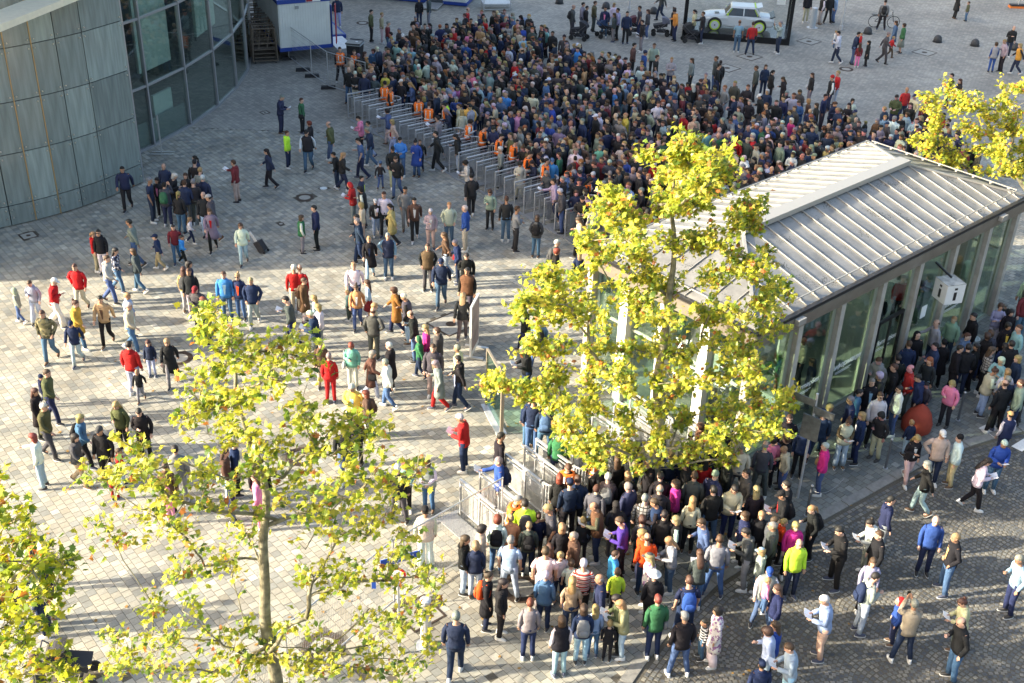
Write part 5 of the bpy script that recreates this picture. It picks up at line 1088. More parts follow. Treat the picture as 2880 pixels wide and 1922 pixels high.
    cand = [f"{pre}{who} in {tname}, {legs} {where}", f"{pre}{who} in {tname}, {legs}{' ' + hd if hd else ''} {where}", f"{act} {pre}{who} in {tname}, {legs}{' ' + hd if hd else ''} {where}", f"{act} {pre}{who} in {tname}, {legs} facing {dict(u='away', d='the camera', l='left', r='right')[face[0]] if face[0] in 'udlr' else 'left'} {where}"]
    if hd: cand = cand[1:]
    lab = None
    for c in cand:
        c = ' '.join(c.split())
        if c not in LABELS and len(c.split()) <= 16: lab = c; break
    if lab is None:
        n_ = LABELS.get(cand[0], 1); 
        for w_ in ('left hand', 'right hand', 'nearer', 'farther', 'upper', 'lower', 'middle'):
            c = f"{w_} {pre}{who} in {tname}, {legs} {where}"
            if c not in LABELS and len(c.split()) <= 16: lab = c; break
    lab = lab or f"{pre}{who} in {tname}, {legs} {where}"
    LABELS[lab] = (o, p); tag(o, lab, 'person', GROUPN); NPEOPLE += 1; SPOTS.append((p.x, p.y))
    short = f"{pre}{who} in {tname} {where}"
    rot = Matrix.Rotation(R(a - 90), 4, 'Z')
    def put(name, me, lp, label, cat, col=None, rx=0., rz=0.):
        q = rot @ (Vector(lp) * sc); e = link(name, me, None, (p.x + q.x, p.y + q.y, q.z), R(a - 90) + rz, col); e.rotation_euler.x = rx; e.scale = (sc, sc, sc)
        label = ' '.join(label.split()[:16])
        tag(e, label, cat); return e
    wr = (K['wr'][0] + K['wr'][1]) / 2
    if arm == 'r' or 'L' in extras: q = wr if arm == 'r' else K['wr'][0]; put('leaflet', PAPER, (q.x, q.y + .10, q.z + .03), f"white leaflet held by {short}", 'leaflet', rx=R(28))
    if arm in 'o' or 'P' in extras: q = wr if arm == 'o' else K['wr'][0]; put('phone', PHONE, (q.x, q.y + .09, q.z + .04), f"phone held by {short}", 'phone', rx=R(70 if arm == 'o' else 35))
    for e_ in extras.split():
        if e_[0] == 'K': c_ = e_[1:]; put('backpack', PACK, (0, K['neck'].y * .5 - .06, 1.0), f"{PN_[c_][0]} backpack worn by {short}", 'backpack', PN_[c_][1])
        if e_[0] == 'A': c_ = e_[1:]; put('shoulder_bag', BAG, (.24, .05, .84), f"{PN_[c_][0]} shoulder bag on {short}", 'bag', PN_[c_][1], rz=R(80))
        if e_[0] == 'T': # child on the arm
            c_ = e_[1:]; hh = 1.0; bm2 = body_mesh('c', 'ss'); M2, s2, K2 = HEADK[('c', 'ss')]; q = rot @ Vector((.12, .24, .78)); s3 = .55
            o2 = link('person', bm2, None, (p.x + q.x, p.y + q.y, q.z), R(a + 90), SKT[0]); o2.scale = (s3, s3, s3)
            link('jacket', top_mesh('c', 'ss', 'j'), o2, color=PN_[c_][1]); link('trousers', leg_mesh('c', 's', 'T'), o2, color=PN_['dn'][1]); hh_ = link('hair', HAIR['s'], o2, color=HN['l'][1]); hh_.matrix_local = M2 @ Matrix.Scale(s2, 4)
            for i in (0, 1): an = K2['an'][i]; link('shoe', SHOE, o2, (an.x, an.y - .01, an.z - .085), 0, (.6, .6, .6))
            tag(o2, ' '.join(f"small child in {PN_[c_][0]} jacket carried by {who} {where}".split()[:16]), 'person', GROUPN)
    return o
def rows(ox, oy, s, txt):
    for ln in txt.strip().split('\n'):
        f = ln.split()
        if not f: continue
        x, y, kind, pose, face, top, leg, hair = f[:8]; ex = f[8:]
        tc_, ty = top.split(':'); inner = None
        if '/' in tc_: tc_, inner = tc_.split('/')
        hat = hatc = None; h = None; rest = []
        for e in ex:
            if e[0] == '@': h = float(e[1:])
            elif e[0] in 'CBOH' and len(e) == 3 and e[1:] in PN_: hat, hatc = e[0], e[1:]
            else: rest.append(e)
        person(ox + float(x) / s, oy + float(y) / s, kind, pose, face, tc_, ty, leg, hair, hat, hatc, inner, ' '.join(rest), h)
rows(0, 0, 2.448, '''
1920 650 m r r nv:j nv gs
2070 675 w s r gn:j bk ns Abk
1970 900 w s r hi:h nv ns
2110 890 m w d bk/wh:g dn ks Cbk
2132 833 w s l bk/yl:c dn rb
2272 838 m w l ol:j dn gx
1845 1025 w w l nv:j bk kl
1610 1103 m e l mr:h be ns L
840 1142 m w d nv:j bk ks
1020 1222 m s r nv:t nv gs
1125 1125 m s d nv:j dn nx
1080 1222 w s d bk/pk:j bk ko
1180 1190 w p r bk:s bk wo
1125 1258 m o u dg:j nv ks Kgn
1265 1243 m s u nv:j dg ns
1275 1190 w s d bk:j dn nl
1325 1235 m s u bk:s dg gs
1335 1100 m s u bk:s nv ks
1345 1073 w s l nv:j bk kp
1372 1155 m s u gy:t dn ls
1390 1207 m s u nv:j bk ws
1222 1320 w s u bk:j dn lp
1397 1320 m s d bk:j ld nx
1447 1340 m w l dg:h lg ks Clg
1440 1430 w w d gy/rd:c bk nl
2312 1050 b p l bk:j dn ns @1.5
2318 -30 m s d nv:j ld ks
''')
rows(0, 560, 2.448, '''
900 140 m w l gy:s dn ks
1298 125 g w r wh:h nv ll @1.05
1190 172 b w d mr:h dn ks @1.5
1075 243 b w l nv:j kh ks Cnv @1.35
1240 248 b w r sk:h bk ks @1.15
1655 160 w w d wh:j ld nl
2068 110 g s r gn/wh:g gy no @1.5
2167 43 m s l nv:j bk ks
633 225 g s r rd:h kh lp @1.5
675 208 w s d bk:h wh ks G
717 388 m w r lg:h dn ns
778 335 w w r print:b dn kl
925 342 w w l dg:j dn no
515 440 m xw d rd:j cr ns
100 615 g w l sg:h dn ns Osg @1.25
208 550 b pw d lv:h Wld ns @1.55
342 543 m pw r rd:j Wwh ws Cwh
500 695 w w r ms:c dn nu
690 660 m w d tn/br:j bk ks
867 645 w s r ld:j wh ls
867 712 m w r be:j dn ws
290 760 m hw d camo:j dn ns
487 832 b w d nv:j ld ks Cnv @1.55
1292 427 w s r nv:j bk ko Kbk
1258 470 w s u tn:s lg nl Kdg
1298 475 m s d bk:j lg ns
1350 588 m p d dg:j bk ks Cmr
1400 675 w s l nv:c nv ro Abk
1537 497 m s d sk/lb:j dn ns
1635 510 w s d nv/or:j dn lu G
1725 535 m hw d nv:j lg ls
2020 455 m s u rd:b be ws
2060 457 m s u rd:s br lx
2085 543 w s r br/mr:c floral ns Kbr G
1993 668 m pw l dg:s nv ks L
2165 663 g s l lb:b nv ll @1.3
2195 723 w e l wh:b gy lo
2163 768 m r l nv:j dg ws
880 983 m s u rd:h ld ks
1017 970 g s d nv:j ld nl @1.25
1147 955 w w d bk:c gy lb
943 1170 b w d bk:h gy ls @1.1
268 1210 b w r nv:h nv ns Bnv @1.05
300 1172 m w r ol:j nv ns
228 1303 w s r bk/wh:c bk nl
278 1403 m w r ol:j dg ws
808 1380 w p d ol:j bk ll
955 1425 m p d bk/rd:h bk ks
530 1483 w w r dn:j bk lo Kbk
2205 975 w s d br:j be ws
2262 1063 w s u rd:j rd gs
228 1615 w e l wh:s ld ro
495 1615 w w r dg:j kh ko
684 1562 m s d bk:j bk gs Cdg
''')
rows(0, 0, 1, '''
490 1256 m s u gy:j gy ks
462 1302 w s u br:c bk ns
470 1376 g s u pk:j pk ll Bpk @1.1
309 1306 g s u hi:h rd ll Bwh @1.1
330 1262 g s r rd:j ld ns @1.2
655 1240 w s r nv:j bk ks
725 1295 m s u bk:h dn nl
645 1357 b s l nv:j dn ks Cdn @1.3
720 1332 w s l pk:s pk nl
628 1262 w s r br:b wh nl
968 1195 m w d bk/rd:h dn ks Kgy
1000 1166 w s u bk:j bk nl
90 1500 w s l or:v bk nl
105 1590 b s u nv:j bk ns @1.55
95 1610 m e l nv:j nv ns
20 1610 w s r nv:s ld nl Kbk
90 1835 w s r dg:j bk ns
1118 1310 m s u bk:j dg wx Bwh
1138 1290 w r d tl:s bk ro
1205 1287 w r d sg:g dn nb
1196 1428 m s u cr/cr:g Wwh ks Cbk
''')
rows(900, 400, 2.904, '''
130 82 b p l bk:j nv ks @1.55
175 85 w w r bk:j nv ll
265 330 w r l rd:h gy ns Ord
335 275 b s r nv/hi:j bk ks @1.5
350 360 w p l bk/wh:g nv ko
450 460 b w d bk/wh:j ld ns Cwh @1.5
525 398 m w d wh:b bk ns
340 490 w s l cr:s be lo L
305 590 w s l nv:j bk ks
318 620 m w l nv:j nv gs Abk
695 358 m hw d plaid:b gy ks
770 447 m w d br/wh:j bk ks
585 505 w w l tn:c bk kp
903 532 w p d lg/wh:j be ws
1055 488 m h d cr:j dn ls
1190 517 m h l bl:j be ws
1240 262 m w u bk:j bk ks Cbk
1210 145 w r l cr:j bk kb Kbk
1395 375 w p d sg:s bk no
1525 442 m s u bk:s dn ns
1605 523 m f r gy:s bk ns
1775 597 w h u dg:h dn no Kbk
1990 378 m p l dg:j dn ws
1925 298 m ew l lv:j nv ks L
1635 148 w p d cr:c cr kb
1480 35 m s l gy:s bk ws
2140 612 w pw l be:c bk nl
1930 797 m s r dg:j dg ws Kdg
1930 867 w s r bk:j wh rb
2125 885 w s u nv:j ld ll
400 762 w w d bk/nv:c ld ls
553 738 m x d nv/lb:g dn gs
880 827 m h d br/bk:g dg ns
1030 737 w w l br:s ld nl
1130 795 w p l nv/gn:j nv gs Ard
1195 892 m p d bk:j dg ks
990 945 m w d nv:j dn ks Cnv
1205 1022 m s d br/bk:g dg ks
275 975 m w d wh:b nv ls
390 1125 g s l ld:b Smr nl @1.4
228 1210 b s l tl:j dg ls @1.1
295 1157 w w d tn/wh:j dn nu G
620 1183 w w l rs:c nv nb G Kbk
715 1235 m p l dg/bk:g ld ws
437 1315 w s r be:s be lo
430 1357 m x u dg:j dg nx
770 1378 m p l bk:j dn nx
1165 1240 w w u bk:j dg ll Abk
''')
rows(900, 900, 2.904, '''
868 38 w s l mg:s nv ll
965 62 m s l dg:j bk ns
815 135 b w l gn:j nv ns Ogn @1.45
255 170 w p d tl:j wh ro G Awh
410 250 w w r br:c ld go Abk
572 183 w s l bk:c bk ws G
550 322 w w l wh:j dn gs
925 195 m s d dg/kh:j be ns
975 328 w pw l gy:c rd go
1130 203 m s l cr/lv:j ld gs
1145 293 m w l bk:h nv ks
1700 207 m r l bk:j nv gs
1182 772 m r l rd:j nv ws
1470 922 m s r bk:s bk ks
1470 1122 m e l bl:j bk gs Knv L
2025 1152 m p d or:v bk ns
1575 1430 m p r or:v bk gs
1960 903 m s u gn:s nv ns
1745 632 m s u nv:s dn ks
1715 625 w s u nv/pk:j dn ns
1850 680 m s u nv:s dn ks Kdn
270 503 m p d yl/lb:j bk ws
380 575 w s l br/wh:j wh ro Kbr
1795 -15 m s u dn:j dn ls Kbk
''')
rows(1150, 1400, 2.7647, '''
430 295 w s r bk:h ld nl
520 350 w s u nv:j ld lb
560 215 w s r be:j bk kb
690 145 w s u wh:j dn rb Kbk
795 137 w s u tn:j bk lu
905 22 m s u hi:j bk ks Kdg
935 197 b s u dg:h nv ls Kbk @1.55
790 308 m s u lb:t ld gs
1010 125 b s u nv:h bk ns @1.45
1125 50 m p l dg:t bk ls
1195 210 w s u bk:j bk lo
1295 270 m s l br:j bk gs
1360 172 b p u bk:s bk ls @1.3
1065 393 m s u wh:t gy ns
1100 368 w s u bk:j bk nl
1180 422 b s d wh:t nv lb @1.5
1265 487 b s u wh:t bk ns @1.4
1362 487 m s u stripe_rd:s bk ws
1485 37 m r l br/ol:g nv nx
1685 157 m r l pu:s bk ns
1820 147 w s u dg:s bk nb
1955 12 m r l nv/bk:g bk ns
2090 143 w s l bk/wh:g bk lo
1825 248 w s l or:s ld lo
1860 288 m s u or:s nv nx
2065 303 w r l lg:h dn ll Agy
1600 415 b s r sk:j bk ns @1.5
1885 435 w s l floral:j bk ll Cdg
1915 583 w s u bk:j bk ns Hwh
1625 558 b s u hi:h bk ns @1.35
1500 600 m s l nv/lb:j bk gx
1275 628 w s u kh:t nv ll
1065 580 w s u dn:j nv ws
610 578 w s r bk:c nv nu Kor
725 632 w s r bk:j bk kl
365 908 m sw u nv:s nv gs
945 795 w s u gy:s nv rs
1195 933 w s u bk/wh:g ld no
1365 843 w s u nv:j ld no Kgy
1455 843 g s u lb:b dn ll @1.45
1565 960 b s u bk:s bk ls @1.15
1690 800 w r l kh:j ld lo Agy
1660 760 w r l ol:j bk ko
1945 768 m s u gn:j nv rs Agy
2190 620 m s u nv:t nv ns Kbl
2155 905 m s u bk:j dn gs Cgy
2275 430 w r u dg:j dn nl
2320 160 m p l dn:s bk ns G
2310 945 b s l stripe_bw:s dn ks @1.15
''')
rows(2000, 1400, 2.6705, '''
65 820 w s l floral:c Wwh kb
70 290 m s u gy:s dn ns
170 -120 m r d cr:j nv ks G
385 100 w s d bk:h bk ll
475 145 m s r dg:j bk ns
310 235 m r l dg:h gy ks
390 380 g s l sg:h dn lo Clb @1.45
575 -50 m r l bk/rd:j bk ks Cbk Kbk
545 160 b s r or:h bk ls @1.35
640 180 w s d mg:j bk lo
795 57 w p l bk:j bk lp Kbk
665 310 m s d hi:j nv nx
445 520 m s d gy:g dn ks Cbl Kbk
515 655 w s l nv:j dn nl Tpk
500 935 w s l bl:j bk nl
905 740 m r l lb:j be ws
1015 213 m ra l bk:j bk ks
1240 160 w r l wh:h gy ku
1280 250 m s l bk:j bk ns
1350 -10 m s r nv:h gy ks
1225 450 w s d lv:s bk nl
1205 565 m p r lg:s ld ks Knv
1695 137 m s d bl:j nv gx
1860 270 m ha l bk/tn:j dn ls
1435 755 b s l bl:j nv ks Ord @1.35
1540 778 m oa u kh:j nv gs
1940 760 w r l be:j dg nu G
1930 900 m p l bk:j dn nx
470 980 w p l ld:j ld nb G
640 1095 m r l lb:j ld ns
390 1235 b s u nv:h bk ks Cnv @1.6
2361 430 m p l lb:b nv gs
''')
rows(2080, 900, 2.904, '''
1085 475 m s d bk/lb:j bk gs
925 625 m s l nv:j nv gs G
1155 588 m s d wh:j bk ns G
1320 540 w s l wh/gy:j dn ks G
975 565 w s r dn:j bk kp
890 782 w r d cr/br:g Wld nu G
1015 755 w s l nv/wh:j nv lo
735 690 w s r br:j nv ll
690 735 m s u nv:s nv ks Cnv
715 1005 w s l mg:j dn ws Atn
535 870 w s d nv:j bk lo G
415 770 m s d bk/lb:j nv ns G
400 945 w s l bk:j bk nb
400 1030 b p l be:h dn ls @1.5
215 1000 m s u dg:s dg gx
285 955 w s u pk:b bk kb
20 1010 m s u cr:s dg gs
405 1318 m s l bk:j bk ks G
1280 360 m s l bk:j nv ns
1500 445 m p l nv:h bk ks
1415 822 b s u nv:j ld ls @1.15
1445 922 w pw d bk/wh:j cr ll
1665 898 m x d be:j nv gs Cwh
1815 940 w s l wh:j be ks Bbk
1565 1155 w w l bk:h ld gl
2000 1122 w rw r wh/bk:j bk kl
2160 958 m r d bl:j dn ws
1455 95 m s d bk:h bk ks Obk
1625 0 m e l lg:s nv nx
1680 165 w s u bk:c bk ks Bbk
1800 205 m s r bk:j bk ks
1880 200 m s u bk:j nv ks
1950 195 w s l bk:j bk kl
2060 220 w s r plaid_gy:s bk nl
2180 195 w s u nv:j bk kl
2035 110 w s u bk:j nv nb
2200 20 w s d bk/yl:j bk kb
2300 40 m s l lb:b nv ns
2060 390 w r r be:g ld nu
2200 405 w s u wh:s be lo
2185 500 m s u bk:j bk nx Tcr
2322 490 m s l sg:j nv ns
2225 755 b s u nv/wh:g nv ks Ctn @1.6
2140 -140 w f d lv:s lv nb
2225 -90 w s d bk:j bk kb
''')
rows(2180, 0, 3.267, '''
315 -70 m s d bk:j be ks
450 -45 m s l bk/wh:g lg ks
520 -60 m s d bk:j bk ns
570 -45 w s l lb:h dn nl
1020 0 m s u print:b bk ks Kbk
605 288 m cw l wh:h nv ks Twh
755 292 m c r nv:j dn ks Trd
785 400 g s u mr:j pk nl @1.3
870 375 g s l bk:c bk ko @1.4
1035 295 m w r dg:j dg gs
1120 192 w s l dn:c dn nl
1195 215 w s l gn:j Sgy nb
1085 335 b w r rd:j br ls @1.2
1700 -75 w s r bk:c bk ks
1787 15 b s l ol:j dn ns @1.2
2195 232 m p d bk:j nv nx
2040 390 w s u lg/bl:g bl nb
2135 360 m p l lg:j bk ls
2270 400 w w l ms/bk:g nv lo
350 670 w s l bk:j gy nl Awh
535 693 m s l bk/wh:g nv ks Brd
590 650 m s l rd:s ld ls
95 705 w p l bk:j bk nl
715 905 w s d wh:s dg kb
1635 675 m s l bk/mr:j nv ks
1710 725 w s l bk:j nv nl
1215 800 m s d rd:s nv gx
60 195 m o l lg:s nv gs
''')
rows(1500, 0, 3.267, '''
1900 185 m s u lb:t dn nx
2025 203 m s u rd:s nv ns Abk
1490 90 w h l cr:h dg kp
1570 108 m e l bk:j nv ns
1320 85 m p l ms:h nv ks Bbk
1295 70 w s r bk:s bk nu
985 55 m s l dg:t nv ks
1060 87 w s l dg:j dn nl
1010 185 m s l bk:h gy ks L
865 105 m s d nv:j bk ks
750 120 w s l dg:j gy nl
665 60 m s d nv/pk:j dn ks
745 25 w s d wh:b ld ll G
785 75 m s l lv:j bk ks
1190 -90 m w l dg:h nv ks
365 45 m s r dg:j dg gx Kbk
455 22 m s r gy:j nv ks
490 55 w s r bk:j bk ks
565 10 m s r ol:j dg ns
925 395 m h r br:j bk ks
1115 397 m s d sg/cr:g bk ns G
1025 465 m s r bl:h bk ks Bnv
1135 505 m s r bk:t bk ns
1275 525 m f d lg:h nv ls
1465 535 w s l gy:j bk nl
1690 517 m x l dg:j dn ns
1725 557 w s u bk:j bk ks Kbk
1705 583 m s r bk:s nv ks
2060 605 m s l dg:j bk ns
2140 593 w s d nv:j nv nl
2200 645 w s r bk:j bk kp
1590 668 m s d nv:s nv gs
1000 555 m s d dg:s nv ns
2105 862 m p l bk:j gy ks Cwh
''')
rows(900, 0, 3.267, '''
375 1265 m pw l dn:t nv ks G
460 1170 m pw l nv/wh:j dn gs
375 1065 w r l pk:h bk ks
455 1115 b w l gy:j ld ks @1.6
630 1000 w ew l dn:j wh kb L
675 1095 w w l be:s ld lo Ard
740 1250 m r d sk:j dn ks
885 1275 w p d bl:c dn ku
920 1280 b w d bk:j nv ns Kbk @1.5
665 1340 m w d bk:j be ks Cbk
703 1425 m pw d bk:j dn ns
550 1487 b w u bk:s dn ns Bdn @1.2
1080 1205 m w l bk:j bk ks
1270 1230 w p l bk:h ld kl
1085 1065 m e l gy/hi:h bk ks L
465 90 m s r ol:j bk ks
563 115 w s r kh:b cr ls
620 195 m s r mr:s dn gs
180 430 m s d or:v bk ks
315 458 m s d or:v bk ns
405 475 w s r bk:s bk nl
265 615 m s d bk:j dn nx
325 645 m r d bk:s be ws
405 665 m s d nv:j nv gs
910 -20 w s d bk:j nv nb
1000 -40 m s l dg:j gy ks
875 140 m p d bk:t bk gs
860 230 m s d br:j bk gx
965 215 m s d bk:s dg ks
760 310 m s d bk:h bk ks Cwh
595 745 m s u or:v bk ks
640 785 m s r or:v bk ks
905 880 m s u or:v bk ks
1000 940 m s u or:v bk ns
1165 945 m p l or:v bk ks
1360 1095 w p r or/wh:v bk kb
1490 1145 m r r or:v bk ks
1640 1225 m p r or:v bk ks
1775 1280 m p r or:v bk ks
1905 1385 m p r or:v bk ks
2075 1455 m s r or:v bk ks
1225 780 m f l lv:s nv gs
1160 925 m s l hi:j nv ks Cnv
1305 1010 w s u cr:h be ll
600 668 w s d yl:j bk ol
760 740 g s d pk:j pk ns Opk @1.15
1345 385 m s d bl/yl:j nv ns
1370 285 w s d pk:s bk lo
1815 180 m s d rs/wh:g nv ks
1355 70 m s r rd:s nv nx
''')
rows(1500, 440, 3.2, '''
170 15 m s d sk:j bk ks Cdn
310 75 m p r or:v bk ks Obk
380 0 w s u rd:j bk ks
420 85 m p d nv/wh:j bk gs
485 190 w r r or:v bk kl
625 220 m s r or:v bk gs
745 275 m s r or:v bk ks
1030 480 m s u or:v bk ks
690 135 m s u dg:j bk gs
780 100 m s l dg:s bk ns
925 0 m s d bk:j bk ws
''')
rows(0, 0, 1, '''
1605 1349 m s u nv:s bk ks Cnv
1575 1337 w s u bk:j bk ro
1626 1340 m s u nv:j bk ns
1711 1333 m s u dg/bk:g dg ws Kgy
1738 1287 w s u bk:j bk nl
1680 1260 w p u or:v bk nb
1815 1393 m s u plaid_gy:b bk gs
1768 1330 w s u bk:j nv lo Agn
1860 1330 m s u bk:j nv ks
1905 1350 w s l mg:j bk no
1955 1330 m s u dg:j bk ns
1830 1290 m s l bk:j bk gs
1890 1270 w s u nv:j dn lo
1945 1215 m s u wh:j nv ks Cwh
1975 1190 w s l br:j bk nb
2005 1235 m s u nv:j bk ns
2035 1200 m s d bk:j nv gx
2050 1290 m s l bk:j dn ns
1985 1290 w s u rd:j bk kl
1800 1240 m s l nv:j nv gs
2105 1320 m s l dg:j nv ks
2130 1370 w s u bk:j bk ll
2010 1370 m s u bk:j dn ks
2100 1440 w s l nv:j bk no
2180 1470 m s l dg:j bk gs
1950 1400 w s u cr:s bk ll
1870 1440 m s u bk:j nv ks
2290 1010 w s l nv:j bk kl
2530 1000 m s u bk:j bk ks
2560 960 m s u nv:j nv ns
2745 880 m s l bk:j nv ks
2790 930 w s u dg:j bk nb
2850 960 m s u bk:j bk ks
2868 1000 w s l nv:j dn lo
2840 1060 m s u nv:j bk gs
1655 1180 m s u nv:j dn gs
1480 860 w w l bk:j nv ks
''')
for nm_, (x_, y_), a_ in (('m', (2178, 1040), 'd'),):
    pass
# visitors behind the pavilion glass
for x_, u_, n_, k_, tp, hr, ff, ty_ in ((0, .95, -1.0, 'm', 'dg', 'ns', 'd', 's'), (1, .65, -1.5, 'w', 'ol', 'll', 'd', 'j'), (2, 11.0, -1.4, 'w', 'gn', 'kb', 'l', 's'), (3, 10.6, -1.9, 'm', 'rd', 'ks', 'd', 's'), (4, 4.9, -1.6, 'w', 'wh', 'rs', 'l', 's'), (5, 8.9, -1.6, 'm', 'bk', 'ks', 'u', 'j')):
    person(0, 0, k_, 's', ff, tp, ty_, 'bk', hr, loc=pv(u_, n_, 0), where='inside the glass pavilion')
# things standing or lying beside people
p = at(735, 708); t = thing('wheeled_case', 'black soft wheeled case pulled by the woman in the white jacket', 'suitcase', (p.x, p.y, 0), R(-20)); M_ = Matrix.Rotation(R(55), 3, 'Y')
part('case_body', MB().box((0, 0, .22), (.46, .30, .24), tilt=M_, taper=.85), RUB, t); part('handle', MB().bar((-.16, 0, .32), (-.42, -.02, .70), .02, .1), STEEL, t)
for s in (-1, 1): part('wheel', MB().tube([(.2, s * .12, .05), (.2, s * .15, .05)], .05, 8), BLK, t)
p = at(1385, 505); q_ = at(1385, 450)
# newspaper of the man in the blue jacket
print('people', NPEOPLE, 'labels', len(LABELS), round(time.time() - T0, 1))
# ---------------------------------------------------------------- the packed crowd behind the access rails: one mass
CCOL = mat('crowd', (1, 1, 1), .85, attr='Col', var=.10, scale=8, bump=.4, bscale=10)
CR_ = np.random.RandomState(21)
def arr(me, ratio=None):
    me.calc_loop_triangles(); n = len(me.vertices); v = np.empty(n * 3, np.float32); me.vertices.foreach_get('co', v); t = np.empty(len(me.loop_triangles) * 3, np.int32); me.loop_triangles.foreach_get('vertices', t); return v.reshape(-1, 3), t.reshape(-1, 3)
def decim(me, ratio):
    o = bpy.data.objects.new('tmp', me); COL.objects.link(o); d = o.modifiers.new('d', 'DECIMATE'); d.ratio = ratio
    dg = bpy.context.evaluated_depsgraph_get(); m2 = bpy.data.meshes.new_from_object(o.evaluated_get(dg)); bpy.data.objects.remove(o); a = arr(m2); bpy.data.meshes.remove(m2); return a
PROTO = []
for g in 'mw':
    for pose in ('ss', 'rs', 'hs', 'fs', 'ps', 'xs'):
        if (g, pose) == ('w', 'xs'): continue
        PROTO.append((g, pose, decim(body_mesh(g, pose), .42), {ty: arr(top_mesh(g, pose, ty)) for ty in 'jhs'}, arr(leg_mesh(g, 's', 'T'))))
HA = {s: arr(HAIR[s]) for s in 'sxloupbCBO'}; SH_ = arr(SHOE)
headpoly = [(975, 175), (1020, 135), (1060, 118), (1110, 85), (1200, 55), (1290, 45), (1345, 28), (1420, 30), (1500, 45), (1560, 85), (1620, 115), (1700, 150), (1800, 165), (1850, 195), (1930, 215), (1990, 225), (2060, 235), (2140, 245), (2240, 248), (2330, 262), (2420, 300), (2470, 300), (2520, 262), (2580, 250), (2640, 300), (2760, 420), (2700, 470), (2560, 430), (2440, 400), (2300, 445), (2100, 520), (1900, 600), (1800, 640), (1700, 600), (1640, 560), (1560, 500), (1490, 450), (1400, 385), (1300, 325), (1220, 290), (1160, 250), (1080, 215), (1010, 210)]
HW = [at(x, y, 1.66) for x, y in headpoly]; HW = [(q.x, q.y) for q in HW]
xs = [q[0] for q in HW]; ys = [q[1] for q in HW]
taken = np.array(SPOTS); pts = []; cell = {}
tries = 0
while tries < 60000 and len(pts) < 1000:
    tries += 1; x = CR_.uniform(min(xs), max(xs)); y = CR_.uniform(min(ys), max(ys))
    if not inpoly(np.array([x]), np.array([y]), HW)[0]: continue
    pu_, pv_ = pxof((x, y, 1.66))
    nz_ = noise.noise(Vector((x * .45, y * .45, 3.3))); dmin = (.40 if pv_ > 140 else .54) * (1 + .45 * max(0, nz_))
    if pu_ > 2000 and pv_ < 330: dmin = .62
    if np.min(np.hypot(taken[:, 0] - x, taken[:, 1] - y)) < dmin * .95: continue
    # stay off the pavilion
    dv = Vector((x, y, 0)) - PO; uu, nn_ = dv.dot(PU), dv.dot(PN)
    if -.5 < uu < 14.5 and -6.6 < nn_ < .6: continue
    k0 = (int(x / dmin), int(y / dmin)); ok = True
    for a in (-1, 0, 1):
        for b in (-1, 0, 1):
            for q in cell.get((k0[0] + a, k0[1] + b), ()):
                if (q[0] - x) ** 2 + (q[1] - y) ** 2 < dmin ** 2: ok = False
    if ok: cell.setdefault(k0, []).append((x, y)); pts.append((x, y))
topc = ['bk', 'nv', 'dg', 'gy', 'lg', 'wh', 'cr', 'be', 'tn', 'br', 'rd', 'mr', 'bl', 'dn', 'lb', 'ol', 'gn', 'pk', 'mg', 'tl', 'or', 'lv', 'sg', 'yl', 'rs', 'sk']
tp_ = np.array([.34, .21, .10, .05, .03, .03, .025, .022, .01, .035, .022, .022, .012, .022, .014, .02, .005, .005, .004, .004, .003, .003, .006, .003, .006, .003]); tp_ /= tp_.sum()
legc = ['bk', 'nv', 'dn', 'dg', 'ld', 'be']; hairc = ['k', 'n', 'l', 'g', 'w', 'o']
VS, FS, CS = [], [], []; off = 0; nb = 0
def push(vt, M, col):
    global off
    v, t = vt; VS.append(v @ M[:3, :3].T + M[:3, 3]); FS.append(t + off); CS.append(np.tile(np.array(col, np.float32), (len(v), 1))); off += len(v)
def crowd_member(x, y, ang=None):
    global nb
    P_ = PROTO[CR_.randint(len(PROTO))] if CR_.rand() > .4 else PROTO[0 if CR_.rand() < .5 else 6]; g, pose, bod, tops, lg_ = P_; H = (CR_.normal(1.76, .06) if g == 'm' else CR_.normal(1.65, .05)); H = H * (CR_.uniform(.6, .82) if CR_.rand() < .06 else 1); sc = H / 1.765
    a = math.radians((ang if ang is not None else (215 + CR_.normal(0, 38))) - 90); c, s = math.cos(a) * sc, math.sin(a) * sc; wd = CR_.uniform(1.0, 1.14)
    M = np.array([[c * wd, -s, 0, x], [s * wd, c, 0, y], [0, 0, sc, 0], [0, 0, 0, 1]], np.float32)
    jit = lambda q: [max(.004, e * CR_.uniform(.8, 1.25)) for e in q]
    push(bod, M, jit(SKT[CR_.randint(5)])); ty = 'jhs'[CR_.randint(3)]; col = jit(PN_[topc[CR_.choice(len(topc), p=tp_)]][1]); push(tops[ty], M, col); push(lg_, M, jit(PN_[legc[CR_.choice(6, p=[.3, .25, .2, .12, .08, .05])]][1]))
    Mh, hs, K = HEADK[(g, pose)]; MH = M @ np.array(Mh, np.float32); hcol = jit(HN[hairc[CR_.choice(6, p=[.22, .34, .13, .17, .09, .05])]][1])
    st = CR_.choice(['s', 'x', 'C', 'B'], p=[.72, .15, .10, .03]) if g == 'm' else CR_.choice(['l', 'o', 'p', 'u', 'b', 's', 'B'], p=[.32, .26, .13, .07, .09, .10, .03])
    push(HA[st], MH, hcol if st not in 'CB' else jit(PN_[['bk', 'nv', 'wh', 'gy'][CR_.randint(4)]][1]))
    for i in (0, 1): an = K['an'][i]; T = np.eye(4, dtype=np.float32); T[:3, 3] = (an.x, an.y - .01, an.z - .085); push(SH_, M @ T, (.05, .05, .05))
    nb += 1
for x, y in pts: crowd_member(x, y)
allsp = [tuple(q) for q in SPOTS]
